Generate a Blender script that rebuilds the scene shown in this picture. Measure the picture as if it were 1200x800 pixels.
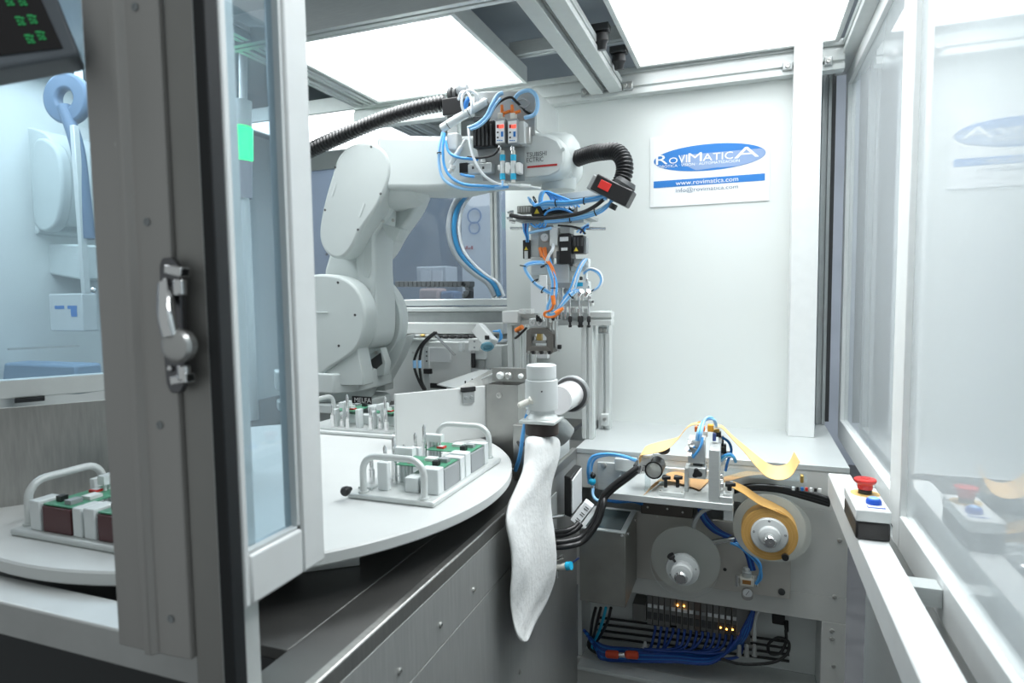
import bpy, bmesh, math, random
from mathutils import Vector, Matrix
random.seed(7)
for o in list(bpy.data.objects): bpy.data.objects.remove(o)
S = bpy.context.scene; COL = S.collection
# ---------------------------------------------------------------- camera
FPX, PITCH, YAW, ROLL, CZ = 742.24, .0717960, .3565909, -.0130432, 1.38
fw = Vector((-math.sin(YAW)*math.cos(PITCH), math.cos(YAW)*math.cos(PITCH), -math.sin(PITCH)))
rt = Vector((math.cos(YAW), math.sin(YAW), 0)); up = rt.cross(fw)
RT = rt*math.cos(ROLL)+up*math.sin(ROLL); UP = RT.cross(fw); CAMP = Vector((0, 0, CZ))
cd = bpy.data.cameras.new('camera'); cam = bpy.data.objects.new('camera', cd); COL.objects.link(cam)
cd.sensor_width = 36; cd.lens = FPX/1200*36; cd.clip_start = .02; cd.clip_end = 50
cd.dof.use_dof = True; cd.dof.focus_distance = 1.75; cd.dof.aperture_fstop = 4.5
m = Matrix((RT, UP, -fw)).transposed().to_4x4(); m.translation = CAMP; cam.matrix_world = m
S.camera = cam
# ---------------------------------------------------------------- world, lamps, exposure
W = bpy.data.worlds.new('world'); S.world = W; W.use_nodes = True
W.node_tree.nodes['Background'].inputs[0].default_value = (.90, .97, .98, 1)
W.node_tree.nodes['Background'].inputs[1].default_value = .27
PANEL = 1.7; PANELW = 3.7; SPREAD = 105     # LED ceiling panels: glow of the diffuser, watts and beam angle of each lamp
def area(name, loc, rot, sx, sy, e, col=(1, 1, 1)):
    l = bpy.data.lights.new(name, 'AREA'); l.shape = 'RECTANGLE'; l.size = sx; l.size_y = sy; l.energy = e; l.color = col
    o = bpy.data.objects.new(name, l); COL.objects.link(o); o.location = loc; o.rotation_euler = rot; return o
area('hall_fill_right', (.72, 2.2, 3.3), (0, 0, 0), .5, 3.6, 78, (.95, .98, 1))  # added unseen lamp, brightens the wall behind the right-hand panes
area('hall_fill_back', (-2.6, 4.4, 3.4), (0, 0, 0), 3.0, 1.0, 40, (.9, .96, 1))  # unseen lamp added to light the hall past the back windows
area('fill_left', (-2.2, 1.25, 2.28), (0, 0, 0), .8, 1.4, 17, (.9, .96, 1))  # unseen fill inside the cell, added to brighten the view through the left sheets
S.view_settings.view_transform = 'Standard'; S.view_settings.look = 'None'
S.view_settings.exposure = .43; S.view_settings.gamma = 1; S.view_settings.use_curve_mapping = False
# ---------------------------------------------------------------- helpers
def P(px, py, X=None, Y=None, Z=None):
    """the point of the place seen at a pixel, on the plane X=, Y= or Z= it stands in"""
    d = RT*((px-600)/FPX)-UP*((py-400)/FPX)+fw
    t = (X/d.x) if X is not None else (Y/d.y) if Y is not None else (Z-CZ)/d.z
    return CAMP+d*t
def PD(px, py, p):
    """same, at the distance (along Y) of point p"""
    return P(px, py, Y=p.y)
_M = {}
def mat(name, col, rough=.5, metal=0, noise=0, nscale=40, stretch=(1, 1, 1), emit=0, alpha=1, trans=0, bump=0, spec=.5, coat=0, sub=0):
    if name in _M: return _M[name]
    m = bpy.data.materials.new(name); m.use_nodes = True; _M[name] = m
    nt = m.node_tree; b = nt.nodes['Principled BSDF']; I = b.inputs
    c = (*col, 1); I['Base Color'].default_value = c; I['Roughness'].default_value = rough; I['Metallic'].default_value = metal
    I['Specular IOR Level'].default_value = spec; I['Coat Weight'].default_value = coat
    if trans: I['Transmission Weight'].default_value = trans
    if sub: I['Subsurface Weight'].default_value = sub; I['Subsurface Radius'].default_value = (.02, .02, .02)
    I['Alpha'].default_value = alpha
    if emit: I['Emission Color'].default_value = c; I['Emission Strength'].default_value = emit
    if noise or bump:
        tc = nt.nodes.new('ShaderNodeTexCoord'); mp = nt.nodes.new('ShaderNodeMapping'); n = nt.nodes.new('ShaderNodeTexNoise')
        mp.inputs['Scale'].default_value = stretch; n.inputs['Scale'].default_value = nscale; n.inputs['Detail'].default_value = 3
        nt.links.new(tc.outputs['Object'], mp.inputs[0]); nt.links.new(mp.outputs[0], n.inputs['Vector'])
        if noise:
            r = nt.nodes.new('ShaderNodeMapRange'); r.inputs['To Min'].default_value = 1-noise; r.inputs['To Max'].default_value = 1+noise
            r.inputs['From Min'].default_value = .3; r.inputs['From Max'].default_value = .7
            nt.links.new(n.outputs['Fac'], r.inputs['Value'])
            x = nt.nodes.new('ShaderNodeVectorMath'); x.operation = 'SCALE'; x.inputs[0].default_value = col
            nt.links.new(r.outputs[0], x.inputs['Scale']); nt.links.new(x.outputs[0], I['Base Color'])
            q = nt.nodes.new('ShaderNodeMath'); q.operation = 'MULTIPLY'; q.inputs[1].default_value = rough
            nt.links.new(r.outputs[0], q.inputs[0]); nt.links.new(q.outputs[0], I['Roughness'])
        if bump:
            bp = nt.nodes.new('ShaderNodeBump'); bp.inputs['Strength'].default_value = bump; bp.inputs['Distance'].default_value = .002
            nt.links.new(n.outputs['Fac'], bp.inputs['Height']); nt.links.new(bp.outputs[0], I['Normal'])
    return m
def pane_mat(name, tint, haze=.0, hazecol=(.8, .85, .86), gloss=1.0, rough=.02):
    """thin clear sheet: tinted see-through, a fresnel reflection and a little surface haze"""
    m = bpy.data.materials.new(name); m.use_nodes = True; nt = m.node_tree; nt.nodes.clear()
    N = nt.nodes.new; L = nt.links.new
    out = N('ShaderNodeOutputMaterial'); tr = N('ShaderNodeBsdfTransparent'); tr.inputs[0].default_value = (*tint, 1)
    df = N('ShaderNodeBsdfDiffuse'); df.inputs[0].default_value = (*hazecol, 1); tl = N('ShaderNodeBsdfTranslucent'); tl.inputs[0].default_value = (*hazecol, 1)
    dd = N('ShaderNodeMixShader'); dd.inputs[0].default_value = .5; L(df.outputs[0], dd.inputs[1]); L(tl.outputs[0], dd.inputs[2])
    m1 = N('ShaderNodeMixShader'); m1.inputs[0].default_value = haze; L(tr.outputs[0], m1.inputs[1]); L(dd.outputs[0], m1.inputs[2])
    gl = N('ShaderNodeBsdfGlossy'); gl.inputs['Roughness'].default_value = rough
    fr = N('ShaderNodeFresnel'); fr.inputs[0].default_value = 1.45
    g = N('ShaderNodeMath'); g.operation = 'MULTIPLY'; g.inputs[1].default_value = gloss; ge = N('ShaderNodeNewGeometry'); q = N('ShaderNodeMath'); q.operation = 'SUBTRACT'; q.inputs[0].default_value = 1; L(ge.outputs['Backfacing'], q.inputs[1])
    q2 = N('ShaderNodeMath'); q2.operation = 'MULTIPLY'; L(fr.outputs[0], q2.inputs[0]); L(q.outputs[0], q2.inputs[1]); L(q2.outputs[0], g.inputs[0])
    m2 = N('ShaderNodeMixShader'); L(g.outputs[0], m2.inputs[0]); L(m1.outputs[0], m2.inputs[1]); L(gl.outputs[0], m2.inputs[2])
    L(m2.outputs[0], out.inputs[0]); return m
ALU = mat('anodised_aluminium', (.62, .65, .645), .38, .5, .04, 30, (1, 1, 14))
ALUW = mat('bright_aluminium_profile', (.62, .65, .64), .42, .25, .03, 30)
DOORW = mat('door_white_aluminium', (.76, .78, .775), .42, .15, .02, 30)
ALUD = mat('grey_aluminium', (.40, .42, .42), .4, .6, .05, 30)
POSTM = mat('door_profile_aluminium', (.46, .45, .435), .5, .35, .04, 20, (1, 1, .1))
STEEL = mat('brushed_stainless', (.40, .40, .385), .36, .9, .10, 18, (1, 12, 1))
STEELV = mat('brushed_stainless_sheet', (.42, .43, .42), .42, .45, .08, 14, (14, 14, 1))
DECKM = mat('deck_stainless', (.15, .15, .145), .42, .85, .04, 10, (3, 3, 1))
CHROME = mat('chrome', (.82, .82, .82), .14, 1)
SCREW = mat('zinc_screw', (.6, .6, .58), .3, .9)
ROBOT = mat('robot_paint', (.62, .67, .66), .42, 0, .015, 12)
ROBOTD = mat('robot_paint_cover', (.56, .61, .60), .45, 0, .015, 12)
WALL = mat('white_panel', (.67, .705, .69), .5, 0, .012, 4)
TABLE = mat('table_white', (.63, .65, .64), .35, 0, .02, 8)
WHITE = mat('white_plastic', (.74, .76, .75), .4)
CREAM = mat('cream_plastic', (.75, .74, .68), .45)
PAPER = mat('white_card', (.78, .80, .81), .4)
LGREY = mat('light_grey_plastic', (.60, .63, .63), .45)
GREY = mat('grey_plastic', (.30, .32, .33), .5)
DARK = mat('dark_grey', (.055, .058, .06), .5)
BLACK = mat('black_plastic', (.012, .012, .013), .38)
RUBBER = mat('black_rubber', (.010, .012, .014), .6)
RED = mat('red_plastic', (.62, .03, .025), .35)
REDP = mat('red_print', (.45, .03, .03), .5)
BLUE = mat('blue_tube', (.10, .42, .88), .3, sub=.1)
BLUEL = mat('pale_blue_tube', (.33, .62, .93), .3, sub=.1)
BLUED = mat('deep_blue_tube', (.006, .05, .27), .35)
TEAL = mat('cyan_collar', (.02, .45, .72), .4)
BLUEP = mat('blue_print', (.02, .17, .50), .45)
GREYP = mat('grey_print', (.22, .32, .52), .45)
SLATEP = mat('slate_print', (.09, .15, .22), .5)
BLUEB = mat('blue_button', (.02, .10, .55), .3)
BLUEC = mat('blue_lens', (.25, .48, .9), .25)
ORANGE = mat('orange_plastic', (.85, .22, .03), .4)
YELLOW = mat('yellow_print', (.75, .60, .05), .5)
AMBER = mat('amber_ring', (.72, .50, .18), .5)
TAN = mat('tan_paper', (.80, .52, .22), .6, 0, .04, 20, sub=.05)
TANR = mat('tan_roll', (.62, .36, .10), .55, 0, .05, 30)
BROWN = mat('brown_film', (.55, .32, .14), .45)
FABRIC = mat('white_felt', (.86, .87, .86), .95, 0, .03, 90, bump=.6, sub=.05)
GREEN = mat('green_circuit_board', (.07, .27, .16), .4, 0, .3, 160)
MAROON = mat('dark_maroon_plastic', (.07, .012, .015), .35)
BRASS = mat('brass', (.55, .38, .12), .3, .9)
TUBEW = mat('white_tube', (.80, .84, .87), .3, sub=.1)
GUIDE = mat('clear_grey_plastic', (.70, .74, .74), .25, 0, .02, 20)
LED = mat('led_diffuser', (.96, .985, 1), .6, emit=PANEL)
LAMPG = mat('green_signal_lens', (.01, .80, .22), .3, emit=1.6)
LAMPA = mat('amber_led', (1, .42, .06), .3, emit=12)
SCRG = mat('green_digits', (.03, .42, .12), .3, emit=.10)
SCRR = mat('red_digits', (1, .08, .05), .3, emit=1.0)
SCREEN = mat('dark_screen', (.008, .006, .007), .25)
ROOMW = mat('hall_wall_paint', (.80, .84, .86), .7, 0, .02, 3)
ROOMB = mat('hall_blue_grey', (.40, .44, .50), .6, 0, .12, 2)
FLOORM = mat('dark_floor', (.07, .072, .075), .5, 0, .2, 12)
ROOF = mat('roof_sheet', (.34, .37, .38), .4, .3, .04, 6)
PANE = pane_mat('clear_polycarbonate', (.93, .96, .97), .10)
PANE_W = pane_mat('window_polycarbonate', (.80, .86, .92), .18, (.62, .67, .73))
PANER = pane_mat('hazy_polycarbonate', (.92, .95, .95), .50, (.86, .89, .90), 1.25)
PANEL_B = pane_mat('blue_tinted_polycarbonate', (.80, .89, .94), .10, (.66, .76, .84))
DISC = pane_mat('frosted_clear_disc', (.80, .82, .80), .58, (.92, .93, .90), .7, .25)
ACRYL = pane_mat('clear_acrylic', (.90, .94, .95), .10, (.8, .85, .86), .8, .05)
TUBEC = pane_mat('clear_hose', (.75, .82, .84), .35, (.7, .76, .78), .6, .1)

ORG = {}
class MB:
    def __init__(s): s.v = []; s.f = []; s.m = []; s.mi = 0; s.mats = []
    def use(s, m):
        if m not in s.mats: s.mats.append(m)
        s.mi = s.mats.index(m); return s
    def add(s, vs, fs):
        k = len(s.v); s.v += [Vector(v) for v in vs]
        for f in fs: s.f.append([i+k for i in f]); s.m.append(s.mi)
        return s
    def hexa(s, p):  # 8 points: bottom loop 0-3, top loop 4-7
        return s.add(p, [(3, 2, 1, 0), (4, 5, 6, 7), (0, 1, 5, 4), (1, 2, 6, 5), (2, 3, 7, 6), (3, 0, 4, 7)])
    def box(s, x0, x1, y0, y1, z0, z1):
        x0, x1 = sorted((x0, x1)); y0, y1 = sorted((y0, y1)); z0, z1 = sorted((z0, z1))
        return s.hexa([(x0, y0, z0), (x1, y0, z0), (x1, y1, z0), (x0, y1, z0), (x0, y0, z1), (x1, y0, z1), (x1, y1, z1), (x0, y1, z1)])
    def obox(s, c, a, b, d):  # centre and three half axes
        c, a, b, d = map(Vector, (c, a, b, d))
        if a.cross(b).dot(d) < 0: a = -a
        return s.hexa([c-a-b-d, c+a-b-d, c+a+b-d, c-a+b-d, c-a-b+d, c+a-b+d, c+a+b+d, c-a+b+d])
    def rod(s, p0, p1, w, h=None, upv=(0, 0, 1)):  # rectangular bar along p0-p1
        p0, p1 = Vector(p0), Vector(p1); d = (p1-p0); h = h or w; u = Vector(upv)
        if abs(d.normalized().dot(u)) > .98: u = Vector((0, 1, 0))
        side = d.cross(u).normalized(); u2 = side.cross(d).normalized()
        return s.obox((p0+p1)/2, d/2, side*w/2, u2*h/2)
    def prism(s, pts, ext):
        pts = [Vector(p) for p in pts]; ext = Vector(ext); n = len(pts)
        nr = Vector((0, 0, 0))
        for i in range(n): nr += pts[i].cross(pts[(i+1) % n])
        if nr.dot(ext) > 0: pts.reverse()
        fs = [tuple(range(n)), tuple(range(2*n-1, n-1, -1))]+[(i, i+n, (i+1) % n+n, (i+1) % n) for i in range(n)]
        return s.add(pts+[p+ext for p in pts], fs)
    def ring_sweep(s, rings, cap=True, closed=False):
        k = len(rings[0]); vs = [p for r in rings for p in r]; fs = []
        R = len(rings)
        for i in range(R if closed else R-1):
            j = (i+1) % R
            for a in range(k): b = (a+1) % k; fs.append((i*k+a, i*k+b, j*k+b, j*k+a))
        if cap and not closed: fs += [tuple(range(k-1, -1, -1)), tuple(range((R-1)*k, R*k))]
        return s.add(vs, fs)
    def tube(s, pts, r, n=10, cap=True, closed=False):
        pts = [Vector(p) for p in pts]; R = r if isinstance(r, (list, tuple)) else [r]*len(pts); rings = []
        u = None; L = len(pts)
        for i, p in enumerate(pts):
            if closed: t = pts[(i+1) % L]-pts[i-1]
            else: t = pts[min(i+1, L-1)]-pts[max(i-1, 0)]
            t = t.normalized() if t.length > 1e-9 else Vector((0, 0, 1))
            if u is None: u = t.orthogonal().normalized()
            u = (u-t*u.dot(t)); u = u.normalized() if u.length > 1e-6 else t.orthogonal().normalized(); w = t.cross(u)
            rings.append([p+(u*math.cos(2*math.pi*k/n)+w*math.sin(2*math.pi*k/n))*R[i] for k in range(n)])
        return s.ring_sweep(rings, cap, closed)
    def cyl(s, p0, p1, r, r2=None, n=24): return s.tube([p0, p1], [r, r if r2 is None else r2], n)
    def lathe(s, prof, p0, d, n=32):  # prof [(dist along d, radius)]
        p0 = Vector(p0); d = Vector(d).normalized(); u = d.orthogonal().normalized(); w = d.cross(u)
        rings = [[p0+d*t+(u*math.cos(2*math.pi*k/n)+w*math.sin(2*math.pi*k/n))*max(r, 1e-5) for k in range(n)] for t, r in prof]
        return s.ring_sweep(rings)
    def annulus(s, c, d, r0, r1, t, n=48):
        c = Vector(c); d = Vector(d).normalized(); u = d.orthogonal().normalized(); w = d.cross(u)
        rings = [[c+d*a+(u*math.cos(2*math.pi*k/n)+w*math.sin(2*math.pi*k/n))*r for k in range(n)] for a, r in ((0, r0), (0, r1), (t, r1), (t, r0))]
        return s.ring_sweep(rings, closed=True)
    def ball(s, c, r, sc=(1, 1, 1), n=20):
        rings = []; c = Vector(c)
        for i in range(1, n//2):
            a = math.pi*i/(n//2); rings.append([c+Vector((math.sin(a)*math.cos(2*math.pi*k/n)*r*sc[0], math.sin(a)*math.sin(2*math.pi*k/n)*r*sc[1], -math.cos(a)*r*sc[2])) for k in range(n)])
        return s.ring_sweep(rings)
    def screw(s, p, d, r=.004, h=.002):
        p = Vector(p); d = Vector(d).normalized()
        return s.lathe([(0, r), (h*.7, r), (h, r*.75), (h, r*.4), (h*.3, r*.38)], p, d, 14)
    def build(s, name, m=None, parent=None, bevel=0, ang=35, flat=False, seg=2):
        me = bpy.data.meshes.new(name)
        par = ORG.get(parent.name, Vector()) if parent is not None else None
        if parent is None:
            lo = [min(v[i] for v in s.v) for i in range(3)]; hi = [max(v[i] for v in s.v) for i in range(3)]
            org = Vector(((lo[0]+hi[0])/2, (lo[1]+hi[1])/2, lo[2]))
        else: org = par
        me.from_pydata([v-org for v in s.v], [], s.f); me.validate()
        if m is not None: me.materials.append(m)
        else:
            for q in s.mats: me.materials.append(q)
            if len(me.polygons) == len(s.m): me.polygons.foreach_set('material_index', s.m)
        b = bmesh.new(); b.from_mesh(me); bmesh.ops.recalc_face_normals(b, faces=b.faces); b.to_mesh(me); b.free()
        if not flat:
            me.polygons.foreach_set('use_smooth', [True]*len(me.polygons)); me.set_sharp_from_angle(angle=math.radians(ang))
        o = bpy.data.objects.new(name, me); COL.objects.link(o)
        if parent is not None: o.parent = parent; ORG[o.name] = org
        else: o.location = org; ORG[o.name] = org
        if bevel:
            md = o.modifiers.new('bevel', 'BEVEL'); md.width = bevel; md.segments = seg; md.limit_method = 'ANGLE'; md.angle_limit = math.radians(40); md.harden_normals = False
        return o
def tag(o, label=None, cat=None, group=None, kind=None):
    if label: o['label'] = label
    if cat: o['category'] = cat
    if group: o['group'] = group
    if kind: o['kind'] = kind
    return o
def thing(name, label, cat, loc, group=None, kind=None):
    o = bpy.data.objects.new(name, None); COL.objects.link(o); o.location = loc; o.empty_display_size = .05
    ORG[o.name] = Vector(loc); return tag(o, label, cat, group, kind)
def dup(root, off, rotz=0, label=None, group=None, name=None):
    r = root.copy(); COL.objects.link(r); r.location = root.location+Vector(off); r.rotation_euler.z = root.rotation_euler.z+rotz
    if label: r['label'] = label
    if group: r['group'] = group
    for ch in list(root.children):
        c = ch.copy(); COL.objects.link(c); c.parent = r
        for g in list(ch.children):
            d = g.copy(); COL.objects.link(d); d.parent = c
    return r
def spl(pts, n=8):
    pts = [Vector(p) for p in pts]; out = []; q = [pts[0]*2-pts[1]]+pts+[pts[-1]*2-pts[-2]]
    for i in range(1, len(q)-2):
        a, b, c, d = q[i-1:i+3]
        for k in range(n):
            t = k/n; out.append(.5*((2*b)+(c-a)*t+(2*a-5*b+4*c-d)*t*t+(3*b-a-3*c+d)*t**3))
    out.append(pts[-1]); return out
def px_path(pts, n=8): return spl([P(x, y, Y=Y) for x, y, Y in pts], n)
def poly(pts, Y): return [P(x, y, Y=Y) for x, y in pts]
def rnd(pts, r=.25, n=4):
    """round a closed polygon's corners"""
    out = []; L = len(pts)
    for i in range(L):
        a, b, c = pts[i-1], pts[i], pts[(i+1) % L]; p = b.lerp(a, r); q = b.lerp(c, r)
        for k in range(n+1):
            t = k/n; out.append(p.lerp(b, t).lerp(b.lerp(q, t), t))
    return out
def smooth(pts, n=5):
    L = len(pts); out = []
    for i in range(L):
        a, b, c, d = pts[i-1], pts[i], pts[(i+1) % L], pts[(i+2) % L]
        for k in range(n):
            t = k/n; out.append(.5*((2*b)+(c-a)*t+(2*a-5*b+4*c-d)*t*t+(3*b-a-3*c+d)*t**3))
    return out
def pbox(mb, x0, y0, x1, y1, Y, d):
    """box whose front face stands at depth Y and spans these pixels"""
    a = P(x0, y0, Y=Y); b = P(x1, y1, Y=Y); c = P(x0, y1, Y=Y); e = P(x1, y0, Y=Y)
    X0 = (a.x+c.x)/2; X1 = (b.x+e.x)/2; Z0 = (b.z+c.z)/2; Z1 = (a.z+e.z)/2
    mb.box(X0, X1, Y, Y+d, Z0, Z1); return (X0, X1, Z0, Z1)
def text(body, name, m, parent, org, right, upv, size, depth=.0006, align='LEFT', sx=1, offset=0, shear=0, space=1):
    cu = bpy.data.curves.new(name, 'FONT'); cu.body = body; cu.size = 1; cu.extrude = 0; cu.align_x = align; cu.offset = offset; cu.shear = shear; cu.space_character = space
    cu.resolution_u = 3
    t = bpy.data.objects.new(name, cu); me = bpy.data.meshes.new_from_object(t); bpy.data.objects.remove(t)
    r = Vector(right).normalized(); u = Vector(upv).normalized(); nrm = r.cross(u)
    par = ORG.get(parent.name, Vector()) if parent else Vector()
    for v in me.vertices: v.co = Vector(org)-par+r*v.co.x*size*sx+u*v.co.y*size+nrm*depth
    me.materials.append(m); me.name = name
    o = bpy.data.objects.new(name, me); COL.objects.link(o)
    if parent: o.parent = parent; ORG[o.name] = par
    return o
def profile(mb, p0, p1, w, h, faces='xyXY', upv=(0, 0, 1), slot=.008, dep=.009, n_long=1):
    """slotted aluminium profile: rectangular section w x h with a groove along chosen faces"""
    p0, p1 = Vector(p0), Vector(p1); d = p1-p0; u = Vector(upv)
    if abs(d.normalized().dot(u)) > .98: u = Vector((0, 1, 0))
    a = d.cross(u).normalized(); b = a.cross(d).normalized(); q = []; s = slot/2
    def edge(c0, c1, nrm, on, k):
        q.append(c0)
        if on:
            for i in range(k):
                mid = c0.lerp(c1, (i+.5)/k); t = (c1-c0).normalized()
                q.extend([mid-t*s, mid-t*s-nrm*dep, mid+t*s-nrm*dep, mid+t*s])
    A, B = a*w/2, b*h/2
    edge(-A-B, A-B, -b, 'y' in faces, n_long if w > h else 1); edge(A-B, A+B, a, 'X' in faces, n_long if h > w else 1)
    edge(A+B, -A+B, b, 'Y' in faces, n_long if w > h else 1); edge(-A+B, -A-B, -a, 'x' in faces, n_long if h > w else 1)
    mb.prism([p0+v for v in q], d); return mb
# ================================================================ STRUCTURE
def st(mb, name, m, bevel=0, parent=None, **k):
    o = mb.build(name, m, parent, bevel, **k)
    if parent is None: tag(o, kind='structure')
    return o
WY = 2.27   # cell back wall
st(MB().box(-5, 3.2, -1.2, 6.2, -.03, 0), 'floor', FLOORM)
st(MB().box(-5, 3.2, 5.6, 5.65, 0, 3.6), 'wall_hall_back', ROOMB)
st(MB().box(1.05, 1.1, -.6, 5.6, 0, 3.6), 'wall_hall_right', ROOMW)
st(MB().box(-4.6, -4.55, -1.2, 5.6, 0, 3.6), 'wall_hall_left', ROOMB)
st(MB().box(-.865, .165, WY, WY+.012, .92, 2.10), 'wall_back', WALL)
# roof sheet above the ceiling rails
st(MB().box(-2.7, .34, 1.0, 3.3, 2.33, 2.335), 'ceiling', ROOF)
# back rail (two slots) and cross rails above
r = MB(); profile(r, (-1.5, 2.2525, 2.108), (.27, 2.2525, 2.108), .045, .09, 'xX', n_long=2); st(r, 'trim_1', ALUW, .0015)
r = MB(); profile(r, (-.79, 2.15, 2.235), (.27, 2.15, 2.235), .045, .045, 'xy'); st(r, 'trim_2', ALU, .0015)
r = MB(); profile(r, (-1.6, 1.575, 2.185), (.3, 1.575, 2.185), .045, .09, 'xy', n_long=2); st(r, 'trim_3', ALU, .0015)
r = MB(); profile(r, (-.79, 1.85, 2.30), (.27, 1.85, 2.30), .045, .045, 'xy'); st(r, 'trim_4', ALU, .0015)
for i, x in enumerate((-.5015, -.4365)):
    r = MB(); profile(r, (x, 1.36, 2.098), (x, 2.229, 2.098), .045, .045, 'xX'); st(r, 'trim_%d' % (5+i), ALUW, .0015)
for i, x in enumerate((-1.415, -1.475)):
    r = MB(); profile(r, (x, 1.2, 2.165), (x, 3.2, 2.165), .04, .04, 'xXy'); st(r, 'trim_%d' % (7+i), ALU, .0015)
r = MB(); profile(r, (.2875, .2, 2.13), (.2875, 2.45, 2.13), .045, .045, 'x'); st(r, 'trim_9', ALUW, .0015)
st(MB().box(-2.7, -.6, 3.22, 3.25, 0, .9).box(-2.7, -.6, 3.22, 3.25, 2.15, 2.33), 'wall_cell_left', WALL)
# white square post by the sign, and the dark profile in the corner
r = MB(); r.box(.125, .203, 2.185, WY, .92, 2.155); st(r, 'trim_10', DOORW, .002)
r = MB(); profile(r, (.2405, 2.43, .92), (.2405, 2.43, 2.2), .03, .04, 'xy'); st(r, 'trim_11', ALUD, .001)
st(MB().box(.165, .275, 2.475, 2.485, .92, 2.2), 'trim_12', DARK)
# left side: pale wall behind the robot
st(MB().box(-2.72, -2.70, 1.0, 3.25, 0, 2.33), 'wall_left', WALL)

def led(name, x0, x1, y0, y1, z, label, strength=True):
    t = thing(name, label, 'ceiling light', ((x0+x1)/2, (y0+y1)/2, z), 'flat ceiling light panels')
    f = MB(); w = .014
    f.box(x0, x1, y0, y0+w, z, z+.058).box(x0, x1, y1-w, y1, z, z+.058).box(x0, x0+w, y0+w, y1-w, z, z+.058).box(x1-w, x1, y0+w, y1-w, z, z+.058)
    f.box(x0+w, x1-w, y0+w, y1-w, z+.05, z+.058); f.build('frame', ALUW, t, .0015)
    d = MB(); d.box(x0+w, x1-w, y0+w, y1-w, z+.004, z+.009); d.build('diffuser', LED, t)
    l = area(name+'_lamp', (0, 0, -.002), (0, 0, 0), x1-x0-2*w, y1-y0-2*w, PANELW*(x1-x0)*(y1-y0)/.36, (.96, .99, 1)); l.data.spread = math.radians(SPREAD); l.parent = t; l.name = 'lamp'
led('ceiling_light', -.362, .252, 1.02, 2.218, 2.14, 'long glowing light panel above the wall with the blue logo sign')
led('ceiling_light', -1.372, -.752, 1.60, 2.212, 2.14, 'largest glowing light panel, above the robot arm elbow')
led('ceiling_light', -2.14, -1.515, 2.26, 2.86, 2.15, 'glowing light panel half hidden behind the black corrugated hose, left of the robot')

# bench (cabinet top) and side walls of the pit
BX0, BX1, BY, BZ = -.482, .256, 1.835, .92; RY = 1.97
b = MB().box(BX0, BX1, BY-.002, 2.475, BZ-.016, BZ).use(None)
tg = thing('bench', 'long pale metal bench top under the logo sign, above the reel mechanism', 'bench', (-.1, 2.1, 0))
MB().box(BX0, BX1, BY-.002, 2.475, BZ-.016, BZ).build('top_plate', mat('bench_sheet', (.50, .53, .53), .42, .35, .03, 6), tg, .0015)
f = MB()
f.box(BX0, BX1, BY, BY+.012, .80, BZ-.0165)                  # upper band
f.box(BX0, BX0+.012, BY, BY+.012, .5655, .7995).box(.06, BX1, BY, BY+.012, .5655, .7995)
f.box(BX0, BX1, BY, BY+.012, .494, .565).box(.198, BX1, BY, BY+.012, .02, .4935).box(BX0, .1975, BY, BY+.012, .02, .262)
f.build('front_panel', mat('cabinet_front', (.60, .61, .59), .45, .2, .04, 8), tg, .001)
MB().box(BX1-.012, BX1, BY+.0125, 2.46, .02, BZ-.0165).build('side_panel', ALU, tg)
g = MB()
g.box(BX0, BX1-.013, RY, RY+.01, .262, .90).box(BX0+.0, BX0+.012, BY+.0125, RY, .262, .90)
g.box(.198, .21, BY+.0125, RY, .262, .90)
g.build('recess_lining', mat('recess_sheet', (.64, .67, .66), .5, .2, .05, 6), tg)
MB().box(BX0+.012, .1975, 1.79, RY, .25, .2615).build('bottom_shelf', ALUW, tg, .001)
for px, py in ((978, 699), (975, 739), (975, 748), (977, 780), (984, 633)):
    MB().screw(P(px, py, Y=BY), (0, -1, 0), .006, .003).build('screw', SCREW, tg)

# deck under the turntable
t = thing('machine_deck', 'brushed steel deck and side wall below the round table', 'machine base', (-1.2, 1.2, 0))
d = MB(); d.box(-.56, -.4795, .40, 1.93, .904, .92).box(-2.1, -.5605, .645, 3.1, .904, .92)
d.build('deck_plate', DECKM, t, .001)
s = MB(); s.box(-.4945, -.478, .40, 1.832, .893, .9205); s.build('edge_strip', STEEL, t, .003)
s = MB(); s.box(-.494, -.4785, .40, 1.28, .791, .8925).box(-.494, -.4785, .40, 1.28, .02, .7895).box(-.494, -.4805, 1.2815, 1.832, .02, .8925)
s.build('side_panel', STEELV, t, .0008)
for px, py in ((555, 691), (516, 732), (468, 786), (609, 787), (600, 662)): MB().screw(P(px, py, X=-.4785), (1, 0, 0), .005, .003).build('screw', SCREW, t)
MB().box(-2.1, -.5, .645, .66, 0, .9035).box(-.56, -.4955, .40, .415, 0, .9035).build('front_panel', DARK, t)

# front sill of the machine, left
s = MB().box(-1.7, -.568, .543, .60, .922, .97); st(s, 'trim_13', mat('sill_aluminium', (.62, .63, .62), .4, .3, .03, 20), .003)

# right-hand doors
def side_door(n, y0, y1, z0, z1, X=.30, w=.045, th=.03, lab=''):
    t = thing('door_%d' % n, None, None, (X, (y0+y1)/2, z0), kind='structure')
    f = MB()
    profile(f, (X+th/2, y0+w/2, z0), (X+th/2, y0+w/2, z1), th, w, 'x'); profile(f, (X+th/2, y1-w/2, z0), (X+th/2, y1-w/2, z1), th, w, 'x')
    f.box(X, X+th, y0+w, y1-w, z0, z0+.07).box(X, X+th, y0+w, y1-w, z1-w, z1)
    f.build('door_frame', DOORW, t, .002)
    p = MB().box(X+.012, X+.016, y0+w-.004, y1-w+.004, z0+.066, z1-w+.004); p.build('pane', PANER, t)
side_door(1, 1.535, 2.44, .872, 2.106)
side_door(2, .20, 1.525, .85, 2.106, X=.297, w=.06)
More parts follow.
